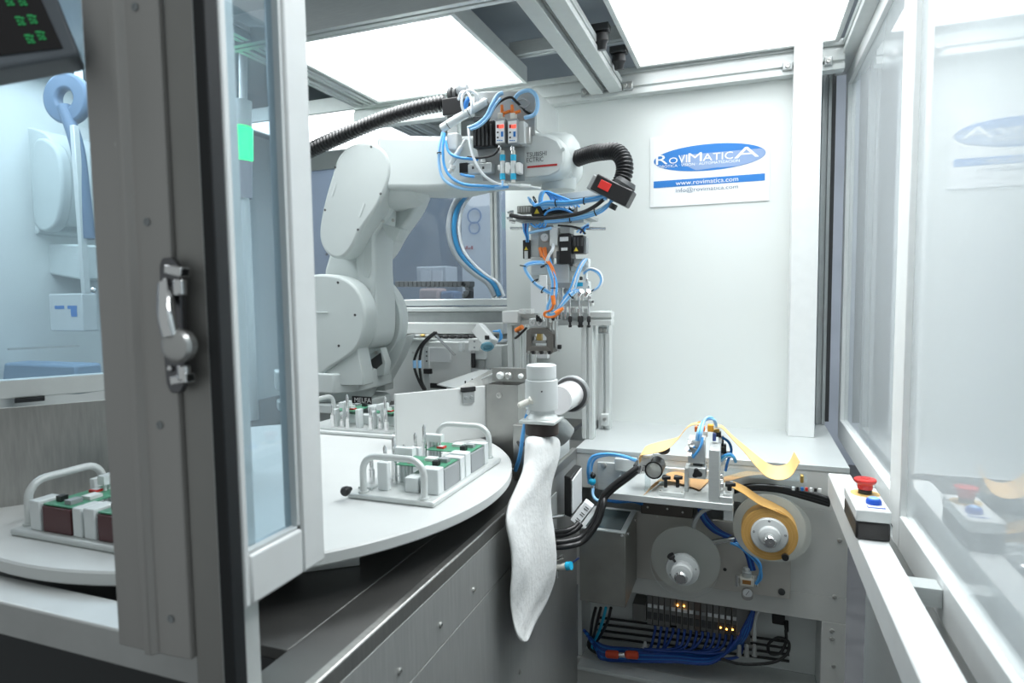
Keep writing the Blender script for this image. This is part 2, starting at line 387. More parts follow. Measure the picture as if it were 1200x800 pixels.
# guard panels under the doors
for k, (y0, y1) in enumerate(((1.30, 1.83), (.75, 1.26), (.1, .71))):
    tt = MB().box(.30, .315, y0, y1, 0, .845); st(tt, 'wall_guard_%d' % (k+1), ALU, .002)
# the rail
r = MB(); r.box(.197, .249, .15, 1.765, .862, .92)
tag(r.build('guard_rail', DOORW, None, .003), 'white square aluminium rail running forward with the red button box on it', 'rail')
r = MB()
for y in (.5, 1.15, 1.72): r.box(.2495, .296, y, y+.04, .875, .905)
tag(r.build('rail_bracket', ALU), 'short grey blocks tying the white rail to the right-hand doors', 'bracket', kind='structure')
# distant hall wall colour strip seen through back windows
# back-left windows
t = thing('window_1', None, None, (-1.7, 3.2, .9), kind='structure')
f = MB()
xa = P(579, 300, Y=3.2).x
for x in (-2.6, -2.0, xa, xa+.13): profile(f, (x, 3.22, .9), (x, 3.22, 2.15), .04, .04, 'yX')
f.box(-2.62, -.70, 3.2, 3.24, .86, .9).build('window_frame', ALUW, t, .001)
MB().box(-2.6, -.70, 3.235, 3.239, .90, 2.15).build('pane', PANE_W, t)
# ================================================================ TURNTABLE
TC = Vector((-.991, 1.123, 1.0)); TR = .533
t = thing('turntable', 'large round white indexing table carrying the metal fixtures', 'table', (TC.x, TC.y, .92))
m = MB(); m.lathe([(0, .05), (0, TR-.003), (.003, TR), (.019, TR), (.022, TR-.003), (.022, .05)], (TC.x, TC.y, .978), (0, 0, 1), 160)
m.build('table_top', TABLE, t)
m = MB(); m.lathe([(0, .20), (.03, .20), (.03, .14), (.0575, .14)], (TC.x, TC.y, .9203), (0, 0, 1), 48); m.build('pedestal', DARK, t)
# bracket block under the rim
a = [P(430, 640, Z=.977), P(470, 629, Z=.977)]
t2 = thing('sensor_bracket', 'small pale wedge bracket under the rim of the round table', 'bracket', (-.66, .86, .9205))
m = MB(); m.prism([Vector((-.70, .84, .9205)), Vector((-.62, .90, .9205)), Vector((-.62, .90, .9775)), Vector((-.70, .84, .9775)), ], (-.05, .07, 0)); m.build('block', ALU, t2, .002)
m = MB(); m.lathe([(0, .006), (.012, .006)], (-.675, .858, .945), (.6, -.8, 0)); m.build('black_cap', BLACK, t2)

def handle_path(p0, p1, h, r=.03, n=6):
    p0, p1 = Vector(p0), Vector(p1); d = (p1-p0).normalized(); z = Vector((0, 0, 1)); out = [p0]
    for k in range(n+1):
        a = math.pi/2*k/n; out.append(p0+z*(h-r)+d*r*(1-math.cos(a))+z*r*math.sin(a))
    for k in range(n+1):
        a = math.pi/2*k/n; out.append(p1+z*(h-r)-d*r*(1-math.sin(a))+z*r*math.cos(a))
    out.append(p1); return out
def fixture(label, boards=True, maroon=False):
    """carrier plate centred on the origin, long side along Y"""
    t = thing('work_fixture', label, 'fixture', (0, 0, 0), 'fixtures on the round table')
    m = MB(); L = .335; Wd = .185
    m.box(-Wd/2, Wd/2, -L/2, L/2, 0, .011); m.build('base_plate', ALUW, t, .004)
    for y in (-L/2+.012, L/2-.012):
        m = MB(); m.tube(handle_path((-Wd/2+.03, y, .011), (Wd/2-.025, y, .011), .072), .0065, 12)
        m.lathe([(0, .010), (.004, .010)], (-Wd/2+.03, y, .011), (0, 0, 1)); m.lathe([(0, .010), (.004, .010)], (Wd/2-.025, y, .011), (0, 0, 1))
        m.build('handle', ALUW, t)
    for k, y in enumerate((-.085, .04)):
        # two nests: pale side blocks, a board and a dark connector block
        m = MB(); m.box(.045, .083, y-.045, y-.02, .011, .06).box(.045, .083, y+.055, y+.075, .011, .058).box(.012, .04, y-.045, y+.06, .011, .040)
        m.box(-.045, -.022, y-.05, y-.038, .011, .066).box(-.045, -.022, y+.03, y+.042, .011, .062)
        m.build('nest_block', GUIDE, t, .002)
        m = MB(); m.box(-.022, .078, y-.018, y+.052, .0535, .0555); m.build('circuit_board', GREEN, t)
        m = MB(); m.use(RED).box(-.004, .012, y-.005, y+.011, .0556, .0595).use(GREY).box(.05, .070, y+.02, y+.035, .0556, .0625).use(BLACK).box(.052, .064, y-.008, y+.004, .0556, .065).use(WHITE).box(.02, .042, y+.02, y+.04, .0556, .061).use(PAPER).box(-.002, .008, y-.003, y+.009, .0596, .0602)
        m.build('board_component', None, t)
        m = MB(); m.box(.052, .082, y-.015, y+.05, .0115, .0525); m.build('connector_block', MAROON if maroon else GREY, t, .001)
        for i, (x, yy, h) in enumerate(((-.034, y-.005, .095), (-.07, y+.02, .07), (-.07, y-.03, .055), (-.055, y-.0, .04))):
            m = MB(); m.lathe([(0, .006), (h*.6, .006), (h*.6, .004), (h-.006, .004), (h, .001)], (x, yy, .011), (0, 0, 1), 14); m.build('locating_pin', CHROME, t)
        m = MB()
        for i in range(4): m.lathe([(0, .003), (.055, .003)], (-.005-.008*i, y+.012, .011), (0, 0, 1), 10)
        m.use(ACRYL).box(-.04, .002, y+.004, y+.02, .0665, .082); m.mats = [ACRYL]; m.m = [0]*len(m.m)
        m.build('clear_clamp', GUIDE, t)
    m = MB(); m.box(-.085, -.055, -.14, .14, .011, .016); m.build('side_strip', ALU, t)
    m = MB(); c = Vector((-.083, -L/2-.001, .02)); m.lathe([(0, .0045), (.010, .0045), (.010, .0085), (.018, .0095), (.022, .007)], c, (0, -1, 0), 20); m.build('black_plunger', BLACK, t)
    return t
fx = fixture('fixture with two green boards and a black plunger, near right on the round table')
fx.location = (-.618, 1.163, 1.0)
f2 = fixture('fixture with green boards and dark maroon blocks, seen left of the door post', maroon=True); f2.location = (-.96, .752, 1.0); f2.rotation_euler.z = -math.pi/2
f3 = dup(fx, (0, 0, 0), math.pi/2, 'fixture on the far side of the round table in front of the robot base'); f3.location = (-1.035, 1.55, 1.0)

# dividing plates standing on the table
D = Vector((.63, .777, 0)); Nn = Vector((.777, -.63, 0))
pA = P(465, 527, Z=1.0); pB = P(571, 512, Z=1.0); zt = P(463, 462, Y=pA.y).z; zt2 = P(571, 452, Y=pB.y).z
t = thing('divider_panel', 'white upright divider plate on the round table with a black catch on its top edge', 'panel', (pA.x, pA.y, 1.0))
d = (pB-pA); d.z = 0; n = Vector((d.y, -d.x, 0)).normalized(); zt = (zt+zt2)/2
m = MB(); m.prism([pA+Vector((0, 0, .0003)), Vector((pB.x, pB.y, 1.0003)), Vector((pB.x, pB.y, zt)), Vector((pA.x, pA.y, zt))], -n*.012); m.build('plate', TABLE, t, .0015)
q = pA.lerp(pB, .78); q.z = zt-.004; m = MB(); m.obox(q+n*.003, d.normalized()*.021, n*.004, (0, 0, .006)); m.build('black_catch', BLACK, t, .001)
q2 = q-Vector((0, 0, .022)); m = MB(); m.obox(q2+n*.0035, d.normalized()*.017, n*.002, (0, 0, .014)).screw(q2+n*.0055+d.normalized()*.008, n, .005).screw(q2+n*.0055-d.normalized()*.008, n, .005)
m.build('catch_plate', ALUD, t)
t = thing('divider_panel', 'brushed grey upright divider plate behind the left-hand fixture', 'panel', (-1.2, .87, 1.0))
a = TC-D*.52; b = TC-D*.06
m = MB(); m.prism([Vector((a.x, a.y, 1.0003)), Vector((b.x, b.y, 1.0003)), Vector((b.x, b.y, 1.185)), Vector((a.x, a.y, 1.185))], -Nn*.004); m.build('plate', STEEL, t)

# fixed divider above: pale rail with tinted clear sheet
a = P(-60, 473, Z=1.205); b = P(124, 458, Z=1.205); dd = (b-a).normalized(); nn = Vector((dd.y, -dd.x, 0)); b = b+dd*.22
t = thing('divider_window', 'pale rail holding a blue tinted clear sheet, left of the door post', 'screen', (a.x, a.y, 1.19))
m = MB(); m.prism([a, b, b+Vector((0, 0, .034)), a+Vector((0, 0, .034))], -nn*.03); m.build('rail', ALUW, t, .002)
m = MB(); c = P(22, 494, Z=1.205); m.obox(a.lerp(b, .25)+Vector((0, 0, -.004)), dd*.022, nn*.012, (0, 0, .0035)); m.build('rubber_buffer', RUBBER, t)
m = MB(); m.prism([a+Vector((0, 0, .034)), b+Vector((0, 0, .034)), b+Vector((0, 0, .92)), a+Vector((0, 0, .92))], -nn*.004); m.build('clear_sheet', PANEL_B, t)

# ================================================================ LEFT DOOR, POST, LATCH
YD = .50
def X_(px, py=400, Y=YD): return P(px, py, Y=Y).x
t = thing('door_3', None, None, (-.6, .52, .98), kind='structure')
x0 = -.675; x1 = -.5685
# folded profile of the stile: flat, shallow groove, flat
sec = [(x0, 0), (x0+.040, .0), (x0+.048, -.006), (x0+.056, -.006), (x0+.062, .001), (x0+.072, .001), (x1, .003), (x1, .028), (x0, .028)]
m = MB(); m.prism([Vector((x, YD+y, .985)) for x, y in sec], (0, 0, 1.1)); m.build('door_frame', POSTM, t, .0015)
for px, py in ((158, 8), (172, 260), (187, 498), (200, 725)):
    p = P(px, py, Y=YD+.001); m = MB(); m.lathe([(0, .0045), (.0006, .0045), (.0006, .0025), (.0001, .0024)], p, (0, -1, 0), 16)
    m.build('screw', GREY, t)
m = MB(); p = P(137, 169, Y=YD-.001); m.lathe([(0, .003), (.0006, .003)], p, (0, -1, 0), 12); m.build('rivet', SCREW, t)
# fixed post beside the stile with black gasket
post = MB(); post.box(-.567, -.5245, YD+.008, YD+.05, .0, 2.1)
tag(post.build('trim_14', mat('post_aluminium', (.36, .355, .34), .5, .5, .03, 20), None, .002), kind='structure')
post = MB(); post.box(-.5243, -.5145, YD+.002, YD+.05, .0, 2.1); tag(post.build('trim_15', ALUW, None, .003), kind='structure')
post = MB(); post.box(-.5143, -.4985, YD-.006, YD+.012, .0, 2.1); tag(post.build('trim_16', RUBBER, None, .002), kind='structure')
# narrow side door
XB = -.50
t = thing('door_4', None, None, (XB, .58, 1.05), kind='structure')
m = MB(); th = .028
m.box(XB-th, XB, .610, .652, 1.048, 2.1).box(XB-th, XB, .513, .524, 1.048, 2.1)
m.box(XB-th, XB, .5241, .6099, 1.048, 1.104)
m.build('door_frame', DOORW, t, .0035)
m = MB(); m.box(XB-.012, XB-.003, .6095, .6045, 1.104, 2.1).box(XB-.012, XB-.003, .5241, .610, 1.104, 1.108); m.build('gasket', LGREY, t)
MB().box(XB-.016, XB-.0125, .5235, .611, 1.1, 2.1).build('pane', PANEL_B, t)
# latch
t = thing('door_latch', 'chrome toggle latch with a round knob on the grey door post', 'latch', (-.555, YD, 1.28))
def L(px, py, off=0): return P(px, py, Y=YD-.012-off)
m = MB(); zt, zb = 1.424, 1.283
m.prism(rnd([Vector((-.573, YD-.0005, zb+.012)), Vector((-.567, YD-.0005, zb)), Vector((-.553, YD-.0005, zb)), Vector((-.546, YD-.0005, zb+.014)), Vector((-.546, YD-.0005, zt-.012)), Vector((-.556, YD-.0005, zt)), Vector((-.569, YD-.0005, zt)), Vector((-.574, YD-.0005, zt-.01))], .3, 3), (0, -.007, 0))
m.build('backplate', mat('dark_chrome', (.16, .16, .17), .25, .9), t, .001)
m = MB()
m.tube(spl([(-.562, YD-.010, 1.395), (-.552, YD-.020, 1.378), (-.545, YD-.026, 1.362), (-.543, YD-.024, 1.345)]), [.007]*10+[.0095]*15 if False else .0085, 14)
m.build('lever', CHROME, t)
m = MB(); m.lathe([(0, .012), (.004, .0165), (.014, .0175), (.018, .015), (.020, .010), (.0205, .002)], (-.5405, YD-.008, 1.334), (.15, -1, 0), 36); m.build('knob', mat('satin_chrome', (.55, .55, .54), .3, .85), t)
m = MB(); m.rod((-.5405, YD-.015, 1.334), (-.528, YD-.013, 1.331), .024, .014); m.build('knob_tab', CHROME, t, .004)
for z, nm in ((1.412, 'upper'), (1.297, 'lower')):
    m = MB(); s_ = 1 if z > 1.35 else -1
    m.rod((-.558, YD-.009, z), (-.533, YD-.012, z-.004*s_), .012, .010).lathe([(0, .0065), (.016, .0065)], (-.541, YD-.012, z-.003-(0.008 if s_ > 0 else -.004)), (0, 0, -1 if s_ > 0 else 1), 16)
    m.lathe([(0, .004), (.004, .003)], (-.5635, YD-.0076, z-.012*s_), (0, -1, 0), 12)
    m.build('catch', CHROME, t, .0015)

# ================================================================ HMI display top left
def Q(px, py, Y): return P(px, py, Y=Y)
c0 = Q(2, 75, .43); c1 = Q(83, 60, .475); c2 = Q(48, -30, .475); c3 = Q(-60, -30, .43)
t = thing('operator_display', 'dark operator display with green digits, hanging in the top left corner', 'display', c0)
ex = (c1-c0); ex2 = (c2-c1)
nrm = (c1-c0).cross(c2-c1).normalized()
if nrm.dot(CAMP-c1) < 0: nrm = -nrm
back = -nrm*.03
bl = Q(-40, 82, .405); br = Q(97, 58, .483); tr = Q(60, -30, .483); tl = Q(-120, -30, .405)
def onpl(px, py):
    d = RT*((px-600)/FPX)-UP*((py-400)/FPX)+fw; return CAMP+d*((c1-CAMP).dot(nrm)/d.dot(nrm))
m = MB(); m.prism([onpl(-60, 90), onpl(94, 63), onpl(52, -40), onpl(-60, -40)], back); m.build('housing', mat('display_housing', (.13, .15, .17), .45), t, .004)
m = MB(); m.prism([onpl(-50, 72)+nrm*.0006, onpl(74, 57)+nrm*.0006, onpl(33, -35)+nrm*.0006, onpl(-50, -35)+nrm*.0006], nrm*.0008); m.build('screen', SCREEN, t)
m = MB()
for cx, cy in ((11, 3), (26, 3), (24, 26), (38, 24), (35, 47), (48, 43)):
    for i, (dx, dy) in enumerate(((-4, -4), (-1, -4), (3, -3), (-2, 0), (3, 1), (0, 4), (5, 4))):
        a = onpl(cx+dx, cy+dy); a = a+nrm*.002; e = ex.normalized(); u = nrm.cross(e)
        m.obox(a, e*.0014, u*.0009, nrm*.0003)
m.build('green_digits', SCRG, t)
# ================================================================ ROBOT
RB = P(400, 480, Y=2.0)
t = robot = thing('robot_arm', 'large off-white six-axis robot arm reaching right over the cell', 'robot', (RB.x, 2.0, .92))
def slab(mb, pts, Y0, Y1, r=.0):
    pts = [Vector((p.x, Y0, p.z)) for p in pts]; return mb.prism(pts, (0, Y1-Y0, 0))
YF = 1.87
elbow_px = [(390, 201), (396, 184), (407, 172), (423, 167), (440, 169), (453, 180), (457, 197), (454, 215), (443, 240), (424, 268), (411, 292), (400, 302), (388, 301), (378, 290), (374, 272), (379, 240)]
eo = smooth(poly(elbow_px, YF), 4)
m = MB(); slab(m, eo, YF, YF+.085); o = m.build('elbow_cover', ROBOTD, t, .010, seg=3)
for px, py in ((435, 172), (393, 196), (446, 227), (381, 246), (419.5, 269), (383, 298)):
    MB().lathe([(0, .0042), (.001, .0042), (.001, .002), (-.001, .0019)], P(px, py, Y=YF), (0, -1, 0), 12).build('cover_screw', DARK, o)
for pts in (((394, 214), (389, 230)), ((427, 238), (421, 254))):
    a, b = P(*pts[0], Y=YF), P(*pts[1], Y=YF); MB().rod(a-Vector((0, .0008, 0)), b-Vector((0, .0008, 0)), .008, .0016, (0, 1, 0)).build('cover_tab', ROBOT, o, .0007)
# rim shoulder behind the cover (bigger radius hub) and far cover
cx = sum((p for p in eo), Vector())/len(eo)
m = MB(); slab(m, [cx+(p-cx)*1.02 for p in eo], YF+.082, YF+.11); m.build('elbow_flange', ROBOT, t, .004)
YBk = YF+.30
m = MB(); slab(m, eo, YBk-.06, YBk+.02); m.build('far_elbow_cover', ROBOT, t, .012, seg=3)
ec = P(425, 205, Y=YF)
m = MB(); m.lathe([(0, .075), (.005, .085), (.20, .085)], (ec.x, YF+.10, ec.z-.01), (0, 1, 0), 48); m.build('elbow_joint', ROBOT, t)
# upper arm casting between elbow and shoulder
up_px = [(392, 268), (384, 300), (379, 322), (388, 345), (400, 400), (424, 410), (438, 398), (440, 360), (437, 320), (437, 285), (440, 258), (440, 240), (430, 240), (405, 250)]
m = MB(); slab(m, smooth(poly(up_px, YF+.09), 4), YF+.095, YBk-.065); m.build('upper_arm', ROBOT, t, .018, seg=4)
# raised rib and hollow on the upper arm
m = MB(); pr = poly([(418, 290), (421, 262), (428, 256), (437, 262), (440, 280), (440, 330), (436, 350), (428, 354), (421, 330)], YF+.09)
slab(m, smooth(pr, 4), YF+.078, YF+.1); m.build('arm_rib', ROBOT, t, .008, seg=3)
m = MB(); pr = poly([(428, 285), (431, 264), (435, 268), (436, 300), (434, 322), (429, 325), (426, 315)], YF+.077)
slab(m, smooth(pr, 4), YF+.0755, YF+.0795); m.build('rib_hollow', ROBOTD, t, .002)
# shoulder: near round cover, body, far round cover
sh_px = [(340, 340), (356, 325), (376, 321), (398, 324), (414, 334), (424, 350), (428, 370), (425, 392), (416, 410), (398, 424), (385, 432), (372, 442), (352, 446), (335, 430), (328, 385)]
so = smooth(poly(sh_px, YF-.02), 4)
m = MB(); slab(m, so, YF-.02, YF+.06); o = m.build('shoulder_cover', ROBOTD, t, .009, seg=3)
for px, py in ((396, 331), (416, 369), (397, 405), (360, 331)):
    MB().lathe([(0, .0045), (.001, .0045), (.001, .002), (-.001, .0019)], P(px, py, Y=YF-.02), (0, -1, 0), 12).build('cover_screw', DARK, o)
a, b = P(371, 366, Y=YF-.0205), P(384, 366, Y=YF-.0205); MB().rod(a, b, .008, .002).build('cover_tab', ROBOT, o, .0007)
sc = P(385, 374, Y=YF); m = MB()
m.lathe([(0, .118), (.008, .124), (.05, .127), (.10, .122)], (sc.x-.0, YF+.058, sc.z-.002), (0, 1, 0), 64); m.build('shoulder_body', ROBOT, t)
m = MB(); m.lathe([(0, .10), (.18, .10)], (sc.x+.02, YF+.10, sc.z), (0, 1, 0), 48); m.build('shoulder_joint', ROBOT, t)
scf = P(431, 374, Y=YBk); rr = (P(479, 374, Y=YBk)-scf).length
m = MB(); m.lathe([(0, rr*.96), (.01, rr), (.05, rr), (.065, rr*.93), (.07, rr*.8)], (scf.x, YBk-.055, scf.z), (0, 1, 0), 64); m.build('far_shoulder_cover', ROBOT, t)
# skirt that closes the shoulder down to the turret
m = MB(); slab(m, poly([(345, 425), (372, 442), (398, 424), (418, 405), (425, 440), (425, 452), (345, 452)], YF-.01), YF-.008, YF+.06)
m.build('turret_cheek', ROBOTD, t, .004)
q = [(432, 425), (478, 392), (468, 418), (452, 447), (452, 458), (425, 458)]
m = MB(); slab(m, poly(q, YBk-.05), YBk-.05, YBk+.01); m.build('far_turret_cheek', ROBOT, t, .004)
m = MB(); slab(m, poly([(424, 420), (446, 407), (452, 425), (450, 440), (424, 443)], YF+.16), YF+.16, YF+.20); m.build('joint_web', ROBOTD, t, .003)
m = MB(); slab(m, poly([(431, 424), (446, 413), (448, 426), (440, 433)], YF+.158), YF+.158, YF+.1605); m.build('dark_opening', DARK, t)
MB().screw(P(430, 417, Y=YF+.159), (0, -1, 0), .007, .004).build('joint_screw', SCREW, t); MB().screw(P(441, 413, Y=YF+.159), (0, -1, 0), .007, .004).build('joint_screw', SCREW, t)
MB().screw(P(449, 259, Y=YF+.075), (0, -1, 0), .006, .004).build('joint_screw', SCREW, t); MB().screw(P(461, 258, Y=YF+.075), (0, -1, 0), .006, .004).build('joint_screw', SCREW, t)
# web triangle behind the elbow
slabm = MB(); slab(slabm, poly([(447, 262), (470, 268), (463, 284), (452, 275)], YF+.1), YF+.10, YF+.15); slabm.build('elbow_web', ROBOTD, t, .003)
# turret deck, waist and base
z1 = P(425, 442, Y=YF).z; z2 = P(440, 462, Y=1.9).z; z3 = P(440, 474, Y=1.9).z
tc = Vector((P(392, 455, Y=2.02).x, 2.02, 0))
def octo(c, rx, ry, cut):
    return [Vector((c.x+sx*a, c.y+sy*b, 0)) for sx, sy, a, b in ((-1, -1, rx, ry-cut), (-1, -1, rx-cut, ry), (1, -1, rx-cut, ry), (1, -1, rx, ry-cut), (1, 1, rx, ry-cut), (1, 1, rx-cut, ry), (-1, 1, rx-cut, ry), (-1, 1, rx, ry-cut))]
def plate(name, c, rx, ry, cut, za, zb, mt=ROBOT, bv=.006):
    m = MB(); m.prism([Vector((p.x, p.y, za)) for p in octo(c, rx, ry, cut)], (0, 0, zb-za)); return m.build(name, mt, t, bv, seg=3)
plate('turret_deck', tc, .185, .175, .06, z2+.004, z1+.012)
m = MB(); m.lathe([(0, .15), (z2-z3+.002, .165)], (tc.x, tc.y, z3+.002), (0, 0, 1), 56); m.build('waist', ROBOTD, t)
plate('base_collar', tc, .178, .165, .05, z3-.035, z3)
plate('base', Vector((tc.x, tc.y, 0)), .14, .13, .03, .9205, z3-.036, ROBOTD)
c = P(424, 470, Y=tc.y-.132); c = Vector((c.x+.005, tc.y-.1325, c.z+.004))
lb = MB(); lb.box(c.x-.045, c.x+.035, c.y, c.y+.002, c.z-.013, c.z+.013); lb = lb.build('name_badge', BLACK, t)
text('MELFA', 'badge_lettering', WHITE, t, (c.x-.036, c.y-.0005, c.z-.008), (1, 0, 0), (0, 0, 1), .024)
text('RV-7FL', 'type_lettering', DARK, t, (c.x-.032, c.y+.0018, c.z-.033), (1, 0, 0), (0, 0, 1), .015)
# base label is seen from the side: tilt follows the base face
# forearm
YA0, YA1 = 1.875, 2.085
fa_px = [(440, 163), (458, 158), (500, 158.5), (560, 158), (618, 155), (642, 156), (655, 162), (663, 174), (664, 190), (658, 202), (645, 209), (600, 212), (560, 213), (540, 217), (515, 222), (470, 222), (448, 216)]
m = MB(); slab(m, smooth(poly(fa_px, YA0), 3), YA0, YA1); m.build('forearm', ROBOT, t, .024, seg=5)
m = MB(); slab(m, poly([(600, 158.5), (640, 159), (653, 165), (660, 177), (660, 190), (655, 200), (644, 206), (600, 209.5)], YA0), YA0-.003, YA0+.02); m.build('wrist_cover', mat('wrist_cover_paint', (.60, .64, .635), .45), t, .003)
# lower elbow housing
m = MB(); e0 = P(500, 232, Y=1.98)
m.lathe([(0, .06), (.03, .075), (.10, .08), (.14, .07), (.165, .04)], (P(462, 230, Y=1.98).x-.03, 1.97, P(468, 222, Y=1.98).z), (1, 0, .12), 48); m.build('forearm_motor_housing', ROBOT, t)
# wrist
wc = P(668, 187, Y=1.98)
m = MB(); m.lathe([(-.05, .085), (0, .083), (.02, .075), (.035, .055), (.042, .02)], (wc.x-.012, 1.98, wc.z), (1, 0, -.05), 40); m.build('wrist', ROBOT, t)
fc = P(655, 222, Y=1.98)
m = MB(); m.lathe([(0, .05), (.012, .055), (.03, .055), (.055, .06), (.09, .045)], (fc.x, 1.98, fc.z-.004), (0, 0, 1), 36); m.build('tool_flange', ROBOT, t)
MB().lathe([(0, .006), (.003, .006)], P(663, 175, Y=YA0-.003)+Vector((-.008, 0, 0)), (0, -1, 0)).build('wrist_plug', ROBOTD, t)
MB().lathe([(0, .006), (.003, .006)], P(669, 206, Y=1.92), (0, -1, 0)).build('wrist_plug', ROBOTD, t)
pa = P(617, 184.2, Y=YA0-.0035); sc_ = .0245
text('TSUBISHI', 'maker_lettering', DARK, t, (pa.x, YA0-.0038, pa.z), (1, 0, 0), (0, 0, 1), .0195, sx=.84)
pa = P(617, 190.5, Y=YA0-.0035); text('ECTRIC', 'maker_lettering', DARK, t, (pa.x, YA0-.0038, pa.z), (1, 0, 0), (0, 0, 1), .0195, sx=.84)
a = P(618, 192.5, Y=YA0-.0035); b = P(653, 194, Y=YA0-.0035); m = MB(); m.box(a.x, b.x, YA0-.0042, YA0-.0030, b.z, b.z+.006); m.build('red_line', REDP, t)

# ---- corrugated conduits
def conduit(label, pts, r, pitch, grp='black corrugated conduits'):
    p = spl(pts, 24); L = [0]
    for i in range(1, len(p)): L.append(L[-1]+(p[i]-p[i-1]).length)
    out = []; rr = []; n = int(L[-1]/pitch); j = 0
    for k in range(n*6+1):
        s = L[-1]*k/(n*6)
        while j < len(L)-2 and L[j+1] < s: j += 1
        q = (s-L[j])/max(L[j+1]-L[j], 1e-9); out.append(p[j].lerp(p[j+1], q)); rr.append(r*(.74+.26*(.5+.5*math.sin(2*math.pi*k/6))) if k % 6 in (0, 1, 2) or True else r)
    m = MB(); m.tube(out, rr, 22); o = m.build('corrugated_conduit', mat('conduit_black', (.009, .009, .010), .30, spec=.5), None, ang=70); return tag(o, label, 'hose', grp)
conduit('black corrugated conduit rising from the left to the clamp above the forearm', [P(330, 193, Y=1.86), P(366, 175, Y=1.86), P(410, 155, Y=1.87), P(450, 139, Y=1.88), P(490, 127, Y=1.88), P(522, 120, Y=1.89)], .0262, .0125)
conduit('black corrugated conduit bending down from the wrist beside the white wall', [P(676, 186, Y=1.95), P(690, 181, Y=1.93), P(706, 178, Y=1.90), P(722, 178, Y=1.88), P(731, 189, Y=1.86), P(731, 205, Y=1.85), P(723, 222, Y=1.84)], .0262, .0095)
# clamp on top of forearm
t = thing('conduit_clamp', 'black clamp holding the long conduit on top of the forearm', 'clamp', P(532, 135, Y=1.9))
m = MB(); pbox(m, 518, 114, 541, 134, 1.86, .07); m.build('clamp_block', BLACK, t, .003)
for k in range(3):
    c = P(522+6*k, 109, Y=1.86); m = MB(); m.annulus((c.x, 1.89, c.z), (1, .1, 0), .012, .027, .011, 24); m.build('clamp_ring', DARK, t, .002)
c = P(538, 107, Y=1.88); m = MB(); m.lathe([(0, .024), (.01, .026), (.014, .018), (.03, .016)], c, (1, 0, .1), 24); m.build('gland_nut', GREY, t)
m = MB(); pbox(m, 524, 134, 536, 160, 1.89, .03); m.build('clamp_foot', ALU, t, .002)
t = thing('conduit_clamp', 'black clamp box with a red square at the end of the bent conduit', 'clamp', P(716, 222, Y=1.83))
a, b = P(699, 214, Y=1.80), P(734, 231, Y=1.80); d = (b-a).normalized(); u = Vector((-d.z, 0, d.x)); 
if u.z < 0: u = -u
c = (a+b)/2
m = MB(); m.obox(c+Vector((0, .03, 0)), d*.058, (0, .032, 0), u*.024); m.build('clamp_body', BLACK, t, .004)
m = MB(); m.obox(c+Vector((0, -.003, 0))-d*.022+u*.002, d*.017, (0, .0015, 0), u*.012); m.build('red_square', RED, t, .001)
m = MB(); m.lathe([(0, .031), (.01, .033), (.022, .027)], c+Vector((0, .03, 0))+d*.02+u*.022, u+d*.1, 28); m.build('clamp_collar', DARK, t)
m = MB(); m.obox(c-d*.05+Vector((0, .02, 0))-u*.004, d*.02, (0, .02, 0), u*.022); m.build('mount_bracket', ALUD, t, .004)
m = MB(); m.rod(P(650, 232, Y=1.93), c-d*.03+Vector((0, .04, -.012)), .012, .02); m.build('arm_strut', ALU, t, .002)
a = c-u*.03+Vector((0, .03, 0)); m = MB(); m.lathe([(0, .011), (.016, .011)], a+d*.02, -u, 16); m.build('gland_nut', BLACK, t)

# ================================================================ VALVE GROUP ON THE FOREARM
YV = 1.845
t = thing('valve_bracket', 'grey folded sheet bracket on the forearm carrying valves and two sensors', 'bracket', P(590, 160, Y=1.9))
m = MB(); slab(m, poly([(556, 108), (627, 106), (627, 158), (615, 160), (615, 212), (566, 212), (556, 160)], 1.862), 1.862, 1.866)
m.build('front_sheet', ALUD, t, .001)
a = P(627, 106, Y=1.866); b = P(646, 120, Y=2.08); c_ = P(646, 158, Y=2.08); d_ = P(627, 157, Y=1.866)
m = MB(); zt = a.z; m.box(a.x, a.x+.004, 1.8665, 2.10, d_.z+.012, zt).build('side_sheet', ALUW, t, .001)
m = MB(); m.box(a.x-.20, a.x, 1.8665, 2.1, zt-.004, zt).build('top_sheet', ALUW, t, .001)
def sensor(x, label):
    t = thing('vacuum_switch', label, 'sensor', P(x, 170, Y=YV), 'vacuum switches on the forearm')
    m = MB(); r = pbox(m, x-5.6, 139, x+5.6, 168, YV-.035, .05); m.build('body', GREY, t, .0015)
    m = MB(); pbox(m, x-5, 141.5, x+5, 167, YV-.0362, .001); m.build('face_plate', PAPER, t)
    m = MB(); pbox(m, x-1, 146, x+4.2, 150, YV-.0372, .0008); m.build('red_digits', SCRR, t)
    m = MB(); pbox(m, x-4, 146, x-1.4, 150, YV-.0372, .0008); m.build('red_window', REDP, t)
    m = MB(); pbox(m, x+1, 154, x+3.6, 160, YV-.0372, .0008); m.build('button', BLUEP, t)
    for yy in (154, 160):
        m = MB(); pbox(m, x-3.8, yy, x-1.8, yy+2, YV-.0372, .0008); m.build('button', DARK, t)
    m = MB()
    for dx in (-3.5, -1.2, 1.1): pbox(m, x+dx, 164, x+dx+1.6, 165, YV-.0372, .0008)
    m.mats = []; m.build('small_lettering', BLUEP, t)
    m = MB(); pbox(m, x-3, 132, x+3, 139, YV-.02, .02); m.build('plug_socket', CREAM, t, .002)
    m = MB(); c = P(x, 168, Y=YV-.012); m.lathe([(0, .005), (.012, .005), (.012, .0075), (.022, .0075), (.022, .005), (.03, .005)], c, (0, 0, -1), 16); m.build('fitting', CHROME, t)
    return t
sensor(586, 'left of the two white vacuum switches with red digits on the forearm')
sensor(600.5, 'right of the two white vacuum switches with red digits on the forearm')
t = thing('controller_block', 'plain pale module right of the two vacuum switches', 'module', P(612, 155, Y=YV))
